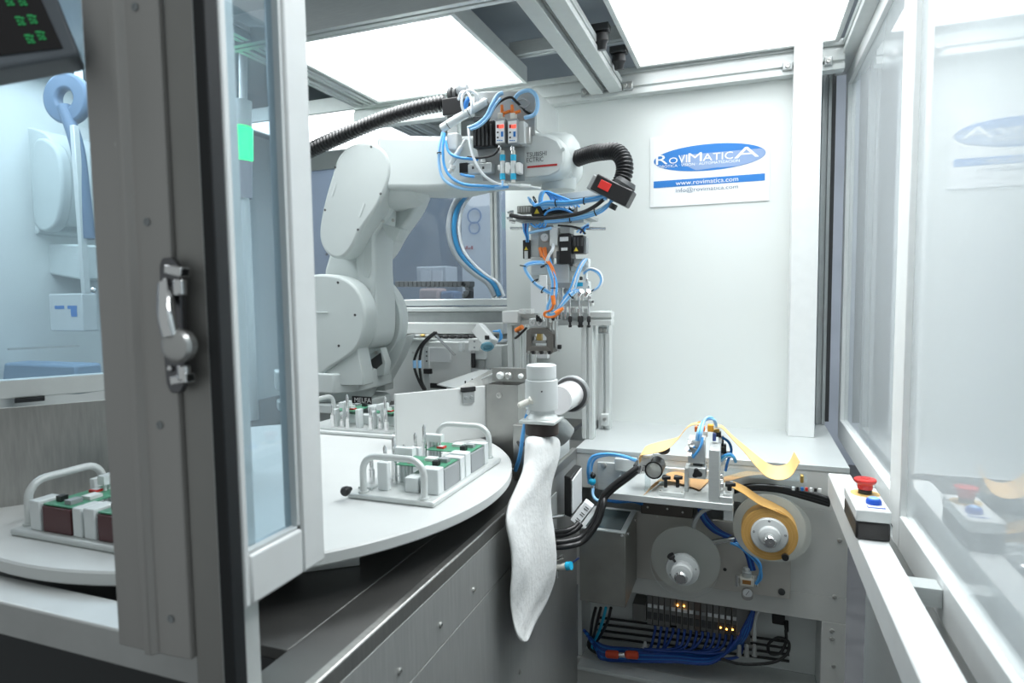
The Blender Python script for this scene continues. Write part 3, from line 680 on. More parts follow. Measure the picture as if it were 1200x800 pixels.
m = MB(); pbox(m, 606, 142, 614.5, 168, YV-.02, .05); m.build('body', LGREY, t, .0015)
m = MB(); pbox(m, 615, 148, 621, 168, YV-.005, .02); m.build('fastening', SCREW, t, .003)
def filt(x, label):
    t = thing('inline_filter', label, 'filter', P(x, 200, Y=YV-.01), 'inline filters below the switches')
    def c(y): return P(x, y, Y=YV-.012)
    m = MB(); m.cyl(c(181.5), c(188.5), .0088, n=18); m.build('upper_collar', TEAL, t); m = MB(); m.cyl(c(203.5), c(210.5), .0088, n=18); m.build('lower_collar', TEAL, t)
    m = MB(); m.cyl(c(188.6), c(203.4), .0078, n=18); m.build('clear_body', GUIDE, t)
    m = MB(); m.cyl(c(176.5), c(181.4), .006, n=14).cyl(c(210.6), c(214), .006, n=14); m.mats = []; m.build('end_fitting', CREAM, t)
    m = MB(); pbox(m, x+2.5, 190, x+8, 203, YV-.02, .03); m.build('clip', WHITE, t, .003); m = MB(); pbox(m, x-6, 193, x-3, 199, YV-.02, .03); m.build('clip', WHITE, t, .002)
filt(589, 'left inline air filter with cyan collars below the switches'); filt(601.5, 'right inline air filter with cyan collars below the switches')
def plug(x, label):
    t = thing('orange_plug', label, 'plug', P(x, 128, Y=YV-.01), 'orange cable plugs')
    a, b = P(x, 137, Y=YV-.012), P(x-1, 123, Y=YV-.012); m = MB(); m.cyl(a, b, .0065, .0045, 14); m.build('plug_body', ORANGE, t)
    m = MB(); m.rod(P(x+.5, 133, Y=YV-.014), P(x+9, 130, Y=YV-.014), .009, .008); m.build('plug_tab', ORANGE, t, .002)
plug(589, 'left orange cable plug above the vacuum switches'); plug(601, 'right orange cable plug above the vacuum switches')
# valve terminal, solenoids
t = thing('valve_island', 'black finned valve block left of the vacuum switches', 'valve', P(566, 155, Y=YV))
m = MB(); pbox(m, 554, 142, 579, 172, YV-.012, .05); m.build('body', BLACK, t, .002)
for k in range(5):
    m = MB(); pbox(m, 555+4.7*k, 145, 557.6+4.7*k, 170, YV-.018, .006); m.build('coil', DARK, t, .0015)
m = MB(); pbox(m, 554, 136, 566, 142, YV-.006, .03); m.build('connector', DARK, t, .002)
t = thing('solenoid_valve', 'small silver and black solenoid valve low on the forearm bracket', 'valve', P(560, 195, Y=YV))
m = MB(); pbox(m, 548, 191, 576, 203, YV-.012, .03); m.build('body', ALU, t, .003)
m = MB(); pbox(m, 538, 190.5, 547.8, 202, YV-.012, .03); m.build('coil', BLACK, t, .002)
m = MB(); c = P(566, 190.5, Y=YV); m.lathe([(0, .008), (.008, .008), (.012, .006)], c, (0, 0, 1), 16); m.build('fitting', WHITE, t)
m = MB()
for k in range(3): pbox(m, 553+6*k, 195, 555.4+6*k, 198, YV-.0128, .0007)
m.mats = []; m.build('port_mark', DARK, t)
t = thing('manifold', 'pale angled manifold bar crossing the forearm below the clamp', 'manifold', P(535, 150, Y=1.84))
m = MB(); a, b = P(517, 151, Y=1.835), P(571, 118, Y=1.855); m.tube([a, a.lerp(b, .03), a.lerp(b, .97), b], [.010, .013, .013, .009], 20); m.build('clear_sleeve', GUIDE, t)
m = MB(); m.tube([P(516, 147, Y=1.83), P(535, 135, Y=1.835), P(571, 116, Y=1.85)], .0035, 8); m.build('white_pipe', TUBEW, t)
for f in (.15, .6):
    c = a.lerp(b, f); m = MB(); m.tube([c+Vector((0, 0, 0))+(b-a).normalized()*.001*k for k in (-1, 1)], .0138, 18); m.build('cable_tie', BLACK, t)
t = thing('pneumatic_fitting', 'grey push-in elbow fittings cluster left on the forearm', 'fitting', P(535, 175, Y=1.83))
m = MB(); pbox(m, 523, 155, 536, 176, 1.83, .04); m.build('housing', LGREY, t, .006)
m = MB(); m.cyl(P(528, 192, Y=1.82), P(541, 172, Y=1.82), .008, n=16).cyl(P(541, 172, Y=1.82), P(546, 163, Y=1.82), .0055, n=12); m.mats = []; m.build('angled_fitting', GUIDE, t)
m = MB(); m.lathe([(0, .009), (.012, .009)], P(533, 190, Y=1.815)+Vector((-.01, 0, -.02)), (.3, 0, 1), 16); m.build('socket', WHITE, t)
m = MB(); m.lathe([(0, .007), (.014, .007)], P(526, 201, Y=1.82), (.8, 0, .2), 16); m.build('socket', CREAM, t)

CNT = [0]
def tube(label, pts, r, m_, grp=None, cat='tube', name='air_tube', n=8):
    mb = MB(); mb.tube(px_path(pts, 7), r, n); o = mb.build(name, m_, None, ang=80); return tag(o, label, cat, grp)
G1 = 'air tubes on the forearm'
tube('pale blue tube looping from the manifold end down under the forearm valves, outermost', [(519, 155, 1.83), (515, 172, 1.82), (515, 195, 1.82), (521, 211, 1.82), (538, 220, 1.82), (560, 222, 1.825), (592, 220, 1.83)], .0048, BLUEL, G1)
tube('pale blue tube looping under the forearm valves, inner of the pair', [(521, 156, 1.825), (519, 175, 1.815), (521, 195, 1.815), (529, 208, 1.815), (545, 216, 1.815), (570, 218, 1.82), (596, 219, 1.83)], .0045, BLUE, G1)
tube('blue tube curling from the grey elbow to the solenoid valve', [(522, 165, 1.815), (526, 178, 1.81), (536, 184, 1.81), (550, 186, 1.82), (560, 187, 1.84)], .0042, BLUE, G1)
tube('pale blue tube along the forearm bracket top into the white hose end', [(549, 150, 1.82), (560, 145, 1.815), (570, 136, 1.81), (577, 122, 1.81), (583, 112, 1.82), (589, 109, 1.83)], .0062, BLUEL, G1)
tube('pale blue tube running beside the bracket top, the lower of two', [(552, 152, 1.815), (563, 147, 1.81), (573, 137, 1.805), (580, 124, 1.805), (587, 115, 1.81)], .004, BLUEL, G1)
tube('white tube hanging in a long curve from the bracket down past the solenoid valve', [(549, 148, 1.82), (550, 162, 1.81), (554, 182, 1.805), (565, 203, 1.805), (580, 214, 1.815), (595, 217, 1.83)], .0042, TUBEW, G1)
tube('large pale blue arc of tube at the top right of the bracket', [(601, 118, 1.84), (609, 109, 1.83), (620, 106, 1.825), (628, 112, 1.82), (630, 124, 1.82), (626, 134, 1.825), (615, 138, 1.835)], .0062, BLUEL, G1)
tube('white tube hoop beside the black conduit clamp', [(545, 136, 1.84), (541, 122, 1.83), (543, 110, 1.83), (551, 106, 1.835), (559, 112, 1.84), (561, 124, 1.85)], .0045, TUBEW, G1)
tube('second white tube hoop beside the black conduit clamp', [(552, 134, 1.83), (553, 122, 1.825), (549, 110, 1.83), (541, 108, 1.84), (537, 117, 1.85)], .004, TUBEW, G1)
tube('short deep blue tube behind the white hoops by the clamp', [(546, 132, 1.86), (546, 122, 1.855), (549, 115, 1.86)], .008, BLUEP, G1)
tube('black cable arching behind the orange plugs', [(572, 160, 1.835), (571, 145, 1.82), (577, 130, 1.815), (586, 119, 1.815), (598, 114, 1.82), (606, 120, 1.83), (618, 132, 1.83), (627, 134, 1.835)], .004, BLACK, G1, 'cable', 'power_cable')
tube('thicker black cable along the forearm from the valve block', [(548, 184, 1.835), (562, 185, 1.825), (577, 182, 1.82), (584, 175, 1.825), (587, 168, 1.85)], .0036, BLACK, G1, 'cable', 'power_cable')
tube('coiled grey wire at the top right of the bracket', [(606, 118, 1.83), (614, 116, 1.825), (620, 121, 1.82), (616, 126, 1.825), (609, 124, 1.83), (612, 128, 1.83), (622, 130, 1.83)], .003, GREY, G1, 'cable', 'power_cable')
tube('pair of blue wires joined at the lower end of the filters', [(589, 212, 1.825), (588, 218, 1.82), (580, 220, 1.82)], .0035, BLUEL, G1)
tube('blue stub tube beside the solenoid coil', [(540, 204, 1.825), (548, 206, 1.82), (556, 207, 1.825)], .004, BLUE, G1)
# clear horizontal fitting line below
t = thing('clear_coupling', 'clear and silver coupling lying below the inline filters', 'fitting', P(612, 219, Y=1.84))
m = MB(); m.cyl(P(596, 216, Y=1.835), P(610, 218, Y=1.835), .005, n=14).cyl(P(610, 218, Y=1.835), P(622, 219, Y=1.84), .0075, n=18).cyl(P(622, 219, Y=1.84), P(634, 221, Y=1.85), .004, n=12); m.mats = []; m.build('body', GUIDE, t)
# ================================================================ TOOL UNDER THE WRIST
Y0 = 1.93
def bx(parent, name, m_, x0, y0, x1, y1, Y=Y0, d=.04, bv=.001, flat=False):
    mb = MB(); pbox(mb, x0, y0, x1, y1, Y, d); return mb.build(name, m_, parent, bv)
def tri(parent, x, y, Y, s=.009):
    c = P(x, y, Y=Y); mb = MB(); mb.prism([c+Vector((-s, 0, -s*.8)), c+Vector((s, 0, -s*.8)), c+Vector((0, 0, s))], (0, .0006, 0)); return mb.build('warning_triangle', YELLOW, parent)
t = thing('gripper_unit', 'robot tool with grey plates, black motor and steel gripper hanging below the wrist', 'robot tool', P(650, 260, Y=2.0))
bx(t, 'changer_plate', ALUD, 604, 253, 690, 257, 1.90, .13); bx(t, 'changer_plate', ALU, 612, 258, 684, 262.5, 1.92, .10)
bx(t, 'flange_disc', ALU, 630, 240, 668, 252.5, 1.94, .08, .004)
bx(t, 'connector_block', mat('connector_olive', (.25, .26, .22), .5), 606, 241, 622, 249.5, 1.885, .04)
for k in range(5): bx(t, 'connector_pin', SCREW, 607+3*k, 242, 609+3*k, 248.5, 1.882, .003, .0005)
bx(t, 'warning_block', BLACK, 622.5, 241, 635, 252.5, 1.875, .05, .002); tri(t, 629, 247.5, 1.8742)
bx(t, 'valve_row', BLACK, 636, 241, 673, 248.5, 1.885, .04)
for k in range(6):
    mb = MB(); mb.lathe([(0, .0058), (.011, .0058)], P(641+6*k, 243.5, Y=1.884), (0, -1, .3), 14); mb.build('push_fitting', WHITE, t)
for (a, b) in (((598, 267.5), (613, 267.5)), ((673, 267.5), (710, 268))):
    mb = MB(); mb.cyl(P(*a, Y=1.95), P(*b, Y=1.95), .005, n=14); mb.build('guide_rod', CHROME, t)
for k, (x, y) in enumerate(((599, 249), (598, 256), (601, 260), (604, 254))):
    mb = MB(); mb.lathe([(0, .007), (.012, .007), (.012, .004), (.02, .004)], P(x+3, y, Y=1.91), (-1, -.3, .1*k), 12); mb.build('cable_gland', CHROME, t)
bx(t, 'back_plate', ALU, 622, 264, 631, 330, 1.935, .012); bx(t, 'mount_plate', ALUD, 631.2, 264, 648, 322, 1.93, .012)
bx(t, 'lower_plate', ALU, 622, 301, 641, 322, 1.925, .01)
mb = MB(); c = P(638, 278, Y=1.915); mb.lathe([(0, .0145), (.012, .0145), (.014, .0125)], c+Vector((0, .014, 0)), (0, -1, 0), 28); o = mb.build('pressure_gauge', SCREW, t)
mb = MB(); mb.lathe([(0, .012), (.0008, .012)], c+Vector((0, -.0001, 0)), (0, -1, 0), 28); mb.build('gauge_face', PAPER, o)
mb = MB(); mb.rod(c+Vector((0, -.0013, 0)), c+Vector((.006, -.0013, .005)), .0012, .0006); mb.build('needle', DARK, o)
bx(t, 'white_regulator', WHITE, 644, 266, 653.5, 288, 1.90, .04, .002); bx(t, 'regulator_base', CREAM, 648, 288.5, 655, 302, 1.91, .03, .002)
m1 = bx(t, 'servo_motor', BLACK, 655.2, 274, 669, 309, 1.895, .06, .002); bx(t, 'motor_cap', ALUD, 656, 265, 668, 273.7, 1.90, .05, .002)
bx(m1, 'motor_label', PAPER, 656, 277.5, 666, 282.5, 1.8945, .0005, 0); bx(m1, 'motor_label', PAPER, 657.5, 290, 665, 293.5, 1.8945, .0005, 0)
bx(t, 'brake_box', DARK, 652, 294, 658, 309, 1.90, .05)
m2 = bx(t, 'valve_pair', BLACK, 671, 275.5, 683.5, 297, 1.90, .045, .002); tri(m2, 675, 292, 1.8995, .007)
for k in range(3): bx(m2, 'valve_ridge', DARK, 672+4*k, 278, 674.5+4*k, 288, 1.897, .003, .0005)
bx(m2, 'white_port', GREY, 684, 278, 687, 296, 1.91, .03, .001)
m3 = bx(t, 'cylinder_switch', BLACK, 612.5, 281, 621, 303, 1.925, .02, .002); tri(m3, 616.5, 291, 1.9243, .006)
bx(m3, 'switch_label', LGREY, 614.5, 294, 618.5, 303, 1.9242, .0008, 0)
bx(t, 'slide_block', ALU, 641, 309, 667, 334, 1.915, .05, .002)
bx(t, 'slide_end', ALUD, 649, 331, 668, 337, 1.91, .04, .001)
for x, r in ((643, .0045), (648, .0035), (653, .006), (658, .0035), (663, .005)):
    mb = MB(); mb.cyl(P(x, 334, Y=1.935), P(x, 374, Y=1.935), r, n=14); mb.build('guide_rod', CHROME, t)
bx(t, 'rail_plate', ALUD, 650, 337, 656, 372, 1.945, .01)
# gripper head
g = bx(t, 'head_block', ALU, 620, 373, 641, 384, 1.92, .05, .002)
for x in (624.5, 632.5):
    mb = MB(); mb.annulus(P(x, 378, Y=1.9195), (0, -1, 0), .005, .0095, .004, 24); mb.build('bore_ring', CHROME, g)
mb = MB()
h = poly([(617, 387), (622, 384), (640, 384), (648, 392), (648, 413), (616.5, 413)], 1.905); hh = poly([(622, 391), (637, 391), (641, 396), (641, 406), (622, 406)], 1.905)
mb.prism([h[0], h[1], hh[0], hh[4], h[5]], (0, .05, 0)); mb.prism([h[1], h[2], h[3], hh[2], hh[1], hh[0]], (0, .05, 0)); mb.prism([h[3], h[4], hh[3], hh[2]], (0, .05, 0)); mb.prism([h[5], hh[4], hh[3], h[4]], (0, .05, 0))
mb.build('gripper_frame', mat('gripper_steel', (.20, .19, .175), .35, .8), t, .0008)
bx(t, 'inner_jaw', BRASS, 629, 391, 634, 400, 1.925, .02); bx(t, 'inner_jaw', STEEL, 624, 399, 640, 402, 1.915, .03); bx(t, 'inner_jaw', CHROME, 625, 394, 628, 399, 1.925, .02)
for k in range(6): bx(t, 'jaw_tooth', BLACK if k % 2 else STEEL, 618+4.8*k, 411, 621.2+4.8*k, 415, 1.902, .02, .0005)
mb = MB(); mb.cyl(P(644, 371, Y=1.93), P(644, 409, Y=1.93), .010, n=18); mb.build('gripper_cylinder', STEEL, t)
mb = MB(); mb.cyl(P(652, 376, Y=1.925), P(652, 406, Y=1.925), .0055, n=16).cyl(P(652, 406, Y=1.925), P(656, 411, Y=1.925), .006, .004, 12); mb.mats = []; mb.build('jaw_cylinder', ALU, t)
bx(t, 'jaw_tip', BLACK, 653, 404, 657, 409, 1.915, .014, .002)
# suction bar
bx(t, 'suction_bar', GUIDE, 664, 330, 690, 340, 1.925, .03, .002); bx(t, 'suction_bar', ALUW, 662, 352, 694, 359, 1.93, .03, .003)
bx(t, 'teal_tag', TEAL, 672, 331, 683, 335.5, 1.9235, .001, 0)
for k in range(3):
    bx(t, 'ejector_block', (GUIDE, WHITE, GUIDE)[k], 666+9*k, 341, 672+9*k, 352, 1.92, .03, .003)
    mb = MB(); mb.lathe([(0, .0075), (.02, .0075)], P(671+8*k, 346, Y=1.905), (.4, -.4, .5), 14); mb.build('ejector_fitting', CHROME, t)
for k, x in enumerate((668, 679, 681.5, 690)):
    Yk = 1.922+.014*(k == 2)
    mb = MB(); mb.cyl(P(x, 340 if k < 3 else 335, Y=Yk), P(x, 371, Y=Yk), .0035, n=12); mb.build('suction_rod', CHROME, t)
    mb = MB(); mb.lathe([(0, .0035), (.004, .006), (.018, .006), (.02, .0035), (.028, .0035), (.03, .006), (.036, .0045)], P(x, 370, Y=Yk), (0, 0, -1), 16); mb.build('suction_cup', BLACK, t)
for k, (x, y, m_, w) in enumerate(((663, 345, CHROME, 4), (669, 360, ALUD, 5), (676, 361, CHROME, 4), (684, 361, ALUD, 5), (690, 346, CHROME, 3), (672, 326, CHROME, 3), (679, 324, DARK, 3), (686, 326, CHROME, 3), (660, 338, ALUD, 4), (693, 352, DARK, 2))):
    bx(t, 'small_fitting', m_, x, y, x+w, y+w*1.4, 1.915+.003*(k % 3), .014, .002)
for k, (x, y) in enumerate(((634, 374), (638, 373), (630, 373), (645, 374), (648, 372))):
    mb = MB(); mb.lathe([(0, .005), (.012, .005), (.012, .0035), (.02, .0035)], P(x, y+3, Y=1.915), (.2*(k-2), -.3, 1), 12); mb.build('head_fitting', (BLACK, CHROME)[k % 2], t)
bx(t, 'upper_manifold', GUIDE, 669, 303, 690, 318, 1.93, .025, .002)
for k in range(4):
    mb = MB(); mb.lathe([(0, .005), (.014, .005)], P(671+5*k, 312, Y=1.928), (0, -1, .2), 12); mb.build('push_fitting', CHROME, t)
bx(t, 'side_post', GUIDE, 671, 318, 674, 331, 1.935, .02); bx(t, 'side_post', GUIDE, 684, 318, 687, 331, 1.935, .02)

GT = 'blue air tubes on the robot tool'
def T(label, pts, r=.0042, m_=BLUEL, **k): return tube(label, pts, r, m_, GT, **k)
LB = 'thin blue air tube in the bundle around the robot tool head'
# fan of tubes under the wrist
for k in range(9):
    x1 = 641+4.3*k; T(LB, [(637+.7*k, 246-.4*k, 1.868-.002*k), (632+.4*k, 236, 1.862-.002*k), (634+.6*k, 226-.2*k, 1.868-.002*k), (640+1.5*k, 225+.4*k, 1.872-.001*k), (646+3.2*k, 234+.3*k, 1.875), (x1+4, 242.5, 1.876)], .0032, (BLUE, BLUEL)[k % 2])
for k in range(4):
    T(LB, [(619+2*k, 231+2*k, 1.86-.004*k), (624+k, 238+k, 1.855-.004*k), (640, 241-1.6*k, 1.85-.004*k), (663, 240.5-1.4*k, 1.85-.004*k), (690, 236-1.1*k, 1.845-.003*k), (711, 233-1.4*k, 1.83)], .0037, (BLUEL, BLUE)[k % 2])
for k in range(4):
    T(LB, [(638, 260-k, 1.87-.004*k), (655, 259-k, 1.865-.004*k), (678, 256-1.2*k, 1.86-.004*k), (698, 251-1.2*k, 1.85-.003*k), (710, 244-k, 1.84), (718+1.2*k, 232, 1.835)], .0040, (BLUE, BLUEL)[k % 2])
T('blue tube arching over the valve row of the robot tool', [(638, 252, 1.865), (643, 247, 1.858), (655, 244.5, 1.855), (666, 247, 1.86), (674, 252, 1.865)], .0036, BLUE)
for k in range(3):
    T(LB, [(613+3*k, 262, 1.90), (614+2*k, 270, 1.895-.003*k), (617+k, 278, 1.90), (617+k, 283, 1.92)], .0032, (BLUE, BLUED, BLUE)[k])
T('pale blue tube from the left switch to the white regulator', [(620, 273, 1.895), (628, 271, 1.885), (638, 269, 1.88), (646, 267, 1.89)], .0045, BLUEL)
for k in range(3):
    T(LB, [(622+6*k, 262+k, 1.895), (628+5*k, 266, 1.888), (634+3*k, 261, 1.885)], .003, BLUE)
    T(LB, [(676+4*k, 272+k, 1.89), (682+2*k, 267, 1.885), (690, 262+2*k, 1.885)], .003, (BLUEL, BLUED, BLUE)[k])
# loop left
for k in range(3):
    T('blue tube looping left of the slide and back into the gripper', [(644, 312+2*k, 1.90), (636, 306.5+k*1.3, 1.89-.003*k), (622, 307+k*1.5, 1.885-.003*k), (614+k*1.2, 312+k, 1.885), (618+k, 322, 1.885), (626+k, 332, 1.885), (636+k, 340-k, 1.89), (646, 345-k, 1.90)], .003, (BLUEL, BLUE, BLUEL)[k])
# main bundle down
for k in range(5):
    T(LB, [(638+1.5*k, 305-k, 1.895), (643+1.4*k, 318, 1.882-.002*k), (647+1.3*k, 332, 1.878-.002*k), (645+1.5*k, 348, 1.876-.002*k), (641+1.2*k, 360, 1.876), (643+k, 369-k, 1.876), (651+.6*k, 367-1.5*k, 1.877), (661, 356-1.5*k, 1.88), (669, 347-1.5*k, 1.885), (678, 340, 1.90)], .0031, (BLUEL, BLUE, BLUEL, TUBEW, BLUE)[k])
for k in range(2):
    tube('orange cable running down beside the blue tubes to the gripper', [(633+3*k, 291, 1.905), (637+3*k, 302, 1.89), (645+2*k, 312, 1.876), (650+1.5*k, 328, 1.872), (649+k, 350, 1.870), (646+k, 362, 1.87), (638+1.5*k, 366, 1.872), (639+k, 371, 1.875), (650, 371-k, 1.872), (659, 363-k, 1.875)], .0027, ORANGE, 'orange cables on the robot tool', 'cable', 'power_cable')
tt = thing('orange_plug', 'orange cable plug on the bundle above the gripper cylinder', 'plug', P(648, 352, Y=1.87), 'orange plugs on the robot tool'); mb = MB(); mb.cyl(P(648, 346, Y=1.866), P(649, 357, Y=1.866), .0075, .006, 14); mb.build('plug_body', ORANGE, tt)
tt = thing('orange_plug', 'slanting orange cable plug at the lower bend of the bundle', 'plug', P(656, 364, Y=1.865), 'orange plugs on the robot tool'); mb = MB(); mb.cyl(P(651, 367, Y=1.862), P(660, 361, Y=1.865), .007, .005, 14); mb.build('plug_body', ORANGE, tt)
for k, x in enumerate((633, 638)):
    tt = thing('orange_plug', ('left', 'right')[k]+' of two upright orange plugs under the pressure gauge', 'plug', P(x, 296, Y=1.92), 'orange plugs on the robot tool'); mb = MB(); mb.cyl(P(x, 290.5, Y=1.915), P(x+2, 301, Y=1.905), .0065, .005, 14); mb.build('plug_body', ORANGE, tt)
for k in range(2):
    T('white tube rising from the bundle to the regulator base', [(639+2*k, 309, 1.885), (642+2*k, 300, 1.88), (647+1.5*k, 292, 1.88), (648+k, 286, 1.895)], .003, TUBEW)
for k in range(3):
    T('pale blue tube in the open loop right of the suction rods', [(684, 321-k, 1.915), (691, 316-k, 1.905-.003*k), (700+k, 320-k, 1.90), (704+k, 328, 1.90), (700+k, 337, 1.90), (693, 341+.5*k, 1.91)], .0028, (BLUEL, BLUE, TUBEW)[k])
    T('short pale blue tube slanting over the suction manifold', [(660+4*k, 349, 1.89), (668+3*k, 338, 1.885), (674+2*k, 322, 1.89), (680+2*k, 309, 1.90), (686+k, 303, 1.91)], .0028, (BLUE, TUBEW, BLUEL)[k])
tube('thick black cable sweeping from the tool changer to the red-marked clamp', [(598, 252, 1.88), (612, 255, 1.868), (636, 255.5, 1.852), (660, 253.5, 1.845), (682, 249, 1.84), (698, 241, 1.835), (711, 230, 1.835)], .0062, BLACK, 'black cables on the robot tool', 'cable', 'power_cable')
tube('dark cable drooping beneath the blue bundle on the tool changer', [(654, 264, 1.885), (668, 265, 1.878), (680, 268, 1.88), (686, 274, 1.89)], .003, BLACK, 'black cables on the robot tool', 'cable', 'power_cable')
tie_n = 0
for (x, y, Yc, ax) in ((626, 234, 1.853, (1, 0, .4)), (651, 237.5, 1.842, (1, 0, 0)), (684, 235.5, 1.84, (1, 0, 0)), (668, 257, 1.858, (1, 0, 0)), (697, 249, 1.848, (1, 0, .3)), (627, 328.5, 1.885, (.6, 0, -1)), (636, 339.5, 1.888, (1, 0, -.6)), (649, 338, 1.874, (0, 0, 1)), (669, 347, 1.885, (1, 0, .8)), (613, 312, 1.885, (.2, 0, 1)), (637, 311, 1.883, (.5, 0, -1)), (694, 340.5, 1.909, (.6, 0, -.7)), (516, 180, 1.82, (0, 0, 1))):
    c = P(x, y, Y=Yc); d = Vector(ax).normalized(); mb = MB(); mb.annulus(c, d, .009, .0112, .003, 18)
    tag(mb.build('cable_tie', BLACK), ('black cable tie on the grey elbow end of the two outer blue tubes' if x == 516 else 'small black cable tie around the blue tubes of the robot tool'), 'cable tie', 'cable ties on the tubes')

# ================================================================ HOSE BUNDLE FROM FOREARM DOWN (behind)
for k, (m_, r, l) in enumerate(((mat('hose_grey', (.36, .40, .43), .4), .012, 'grey hose curving down behind the forearm to the conveyor frame'), (mat('hose_blue', (.04, .26, .52), .35), .010, 'blue hose lying against the grey one behind the forearm'), (TUBEW, .006, 'white hose following the blue hose behind the forearm'))):
    dx = 6*k; Yh = 2.35
    tube(l, [(549+dx*.6, 224, Yh-.2), (540+dx, 229, Yh-.05), (530+dx, 245, Yh), (526+dx, 268, Yh), (531+dx, 292, Yh), (543+dx, 309, Yh), (558+dx, 322, Yh), (572+dx, 332, Yh), (580+dx*.9, 347, Yh)], r, m_, 'hoses behind the forearm', 'hose', 'supply_hose', 12)
# ================================================================ CONVEYOR AND FEEDER BEHIND THE ROBOT
YC = 2.42
def P_y(z, Y):
    y = 400
    while P(440, y, Y=Y).z > z+.004: y += .5
    return y
t = thing('feeder_machine', 'pale feeder machine with white flat covers between the robot and the back windows', 'machine', (-1.3, 2.7, .92))
bx(t, 'cover_rail', ALU, 440, 350.5, 605, 358, 2.50, .25, .003); bx(t, 'cover_rail', ALUW, 440, 360, 604, 365, 2.47, .3, .003)
bx(t, 'inset_panel', ALUD, 440, 365.5, 592, 378, 2.50, .25); bx(t, 'white_shelf', WHITE, 440, 378.5, 590, 391, 2.40, .35, .003)
bx(t, 'front_board', WHITE, 440, 396, 541, P_y(.9206, 2.36), 2.36, .012, .002)
bx(t, 'body', WHITE, 440, 392, 600, P_y(.9206, 2.45), 2.45, .4, .002)
bx(t, 'corner_leg', ALUW, 594, 352, 600, 392, 2.47, .05, .002)
bx(t, 'front_lip', ALUW, 440, 397, 545, 400, 2.345, .06, .002)
for px, py in ((484, 413), (478, 508), (449, 506)): MB().screw(P(px, py, Y=2.358), (0, -1, 0), .005, .002).build('screw', SCREW, t)
t = thing('cable_chain', 'dark segmented cable chain lying on the feeder cover in front of the windows', 'cable chain', P(510, 350, Y=2.55))
n = 17
for k in range(n):
    x0 = 463+5.2*k; bx(t, 'chain_link', mat('chain_grey', (.10, .11, .115), .5), x0, 329.5, x0+4.7, 336, 2.56, .05, .0015)
c = P(541, 339.5, Y=2.56); mb = MB(); 
for k in range(7):
    a0 = math.pi/2-math.pi*k/7; a1 = a0-math.pi/7*.88
    def q(a, r): return Vector((c.x+math.cos(a)*r, 2.56, c.z+math.sin(a)*r))
    mb = MB(); mb.prism([q(a0, .017), q(a0, .037), q(a1, .037), q(a1, .017)], (0, .05, 0)); mb.build('chain_link', _M['chain_grey'], t, .0015)
bx(t, 'end_piece', BLACK, 543, 341, 551, 349.5, 2.565, .04, .002)
# strip of parts on the feeder (dark wavy track)
t = thing('parts_track', 'dark wavy track of small parts on the feeder behind the robot', 'conveyor', P(520, 395, Y=2.38))
bx(t, 'track_bed', ALU, 480, 397.5, 590, 400, 2.27, .07)
mb = MB()
for k in range(9):
    mb = MB(); c = P(514+8*k, 394.5, Y=2.31); mb.ball(c, .015, (1.1, .8, .5), 12); mb.build('part', BLACK, t)
for k in range(5):
    mb = MB(); c = P(484+6*k, 393, Y=2.31); mb.ball(c, .012, (1.3, .8, .5), 10); mb.build('part', (SCREW, WHITE, BRASS, WHITE, CREAM)[k], t)
# robot-side control plate with camera
t = thing('inspection_station', 'pale station with a white plate and perforated bracket behind the divider', 'station', P(520, 450, Y=2.1))
YS = 2.18
bx(t, 'station_body', WHITE, 503, 401, 552, 455, YS+.02, .16, .002); bx(t, 'white_plate', PAPER, 503.5, 407, 528, 424, YS, .006, .0015)
bx(t, 'slotted_strip', LGREY, 497, 406, 503, 458, YS-.01, .006, .001)
for py in (412, 417, 423): MB().lathe([(0, .0035), (.0008, .0035)], P(500, py, Y=YS-.0102), (0, -1, 0), 12).build('strip_hole', DARK, t)
bx(t, 'black_sensor', BLACK, 496, 432, 505, 438, YS-.025, .014, .002)
mb = MB(); a = P(508, 390, Y=YS-.03); b = P(533, 416, Y=YS-.03); mb.rod(a, b, .004, .018, (0, 1, 0)); mb.build('angled_plate', ALUD, t, .001)
bx(t, 'upright', GUIDE, 537, 401, 542, 412, YS-.005, .02); bx(t, 'clip_box', WHITE, 549, 397, 562, 411, YS-.02, .05, .002)
for py in (400, 407): MB().lathe([(0, .004), (.001, .004)], P(556, py, Y=YS-.0202), (0, -1, 0), 12).build('clip_hole', GREY, t)
bx(t, 'step_block', LGREY, 556, 411, 568, 421, YS+.0, .06); bx(t, 'step_block', ALUD, 556, 421.3, 568, 432, YS+.01, .06); bx(t, 'step_block', ALUW, 568.3, 405, 588, 432, YS+.02, .08)
bx(t, 'black_probe', BLACK, 552, 414, 556, 431, YS-.01, .012, .002)
bx(t, 'dark_label', BLACK, 504, 449, 523, 455, YS-.015, .005, .001)
mb = MB(); pl = [P(x, y, Y=yy) for x, y, yy in ((520, 452, 1.98), (580, 433, 2.12), (588, 433, 2.12), (588, 438, 2.1), (544, 456, 1.98))]
t = thing('chute', 'pale sloping metal chute with slots leading to the steel box', 'chute', P(560, 445, Y=2.05))
zc = P(545, 445, Y=2.0).z
mb = MB(); A_, B_, C_, D_ = P(512, 450, Y=2.1), P(562, 433, Y=2.14), P(588, 433, Y=2.0), P(536, 455, Y=1.9)
mb.prism([A_, B_, C_, D_], (0, 0, -.004)); mb.build('chute_floor', ALUW, t)
mb = MB(); mb.prism([P(534, 455, Y=1.9), P(579, 431, Y=2.0), P(579, 448, Y=2.0), P(546, 456, Y=1.9)], (.003, .003, 0)); sl = mb.build('chute_side', STEEL, t)
for px, py in ((546, 449), (554, 446.5), (562, 444), (570, 440)):
    c = P(px, py, Y=1.93+.07*(px-546)/33); mb = MB(); mb.rod(c+Vector((0, -.004, -.009)), c+Vector((0, -.004, .009)), .005, .001, (0, 1, 0)); mb.build('slot', BLACK, t)
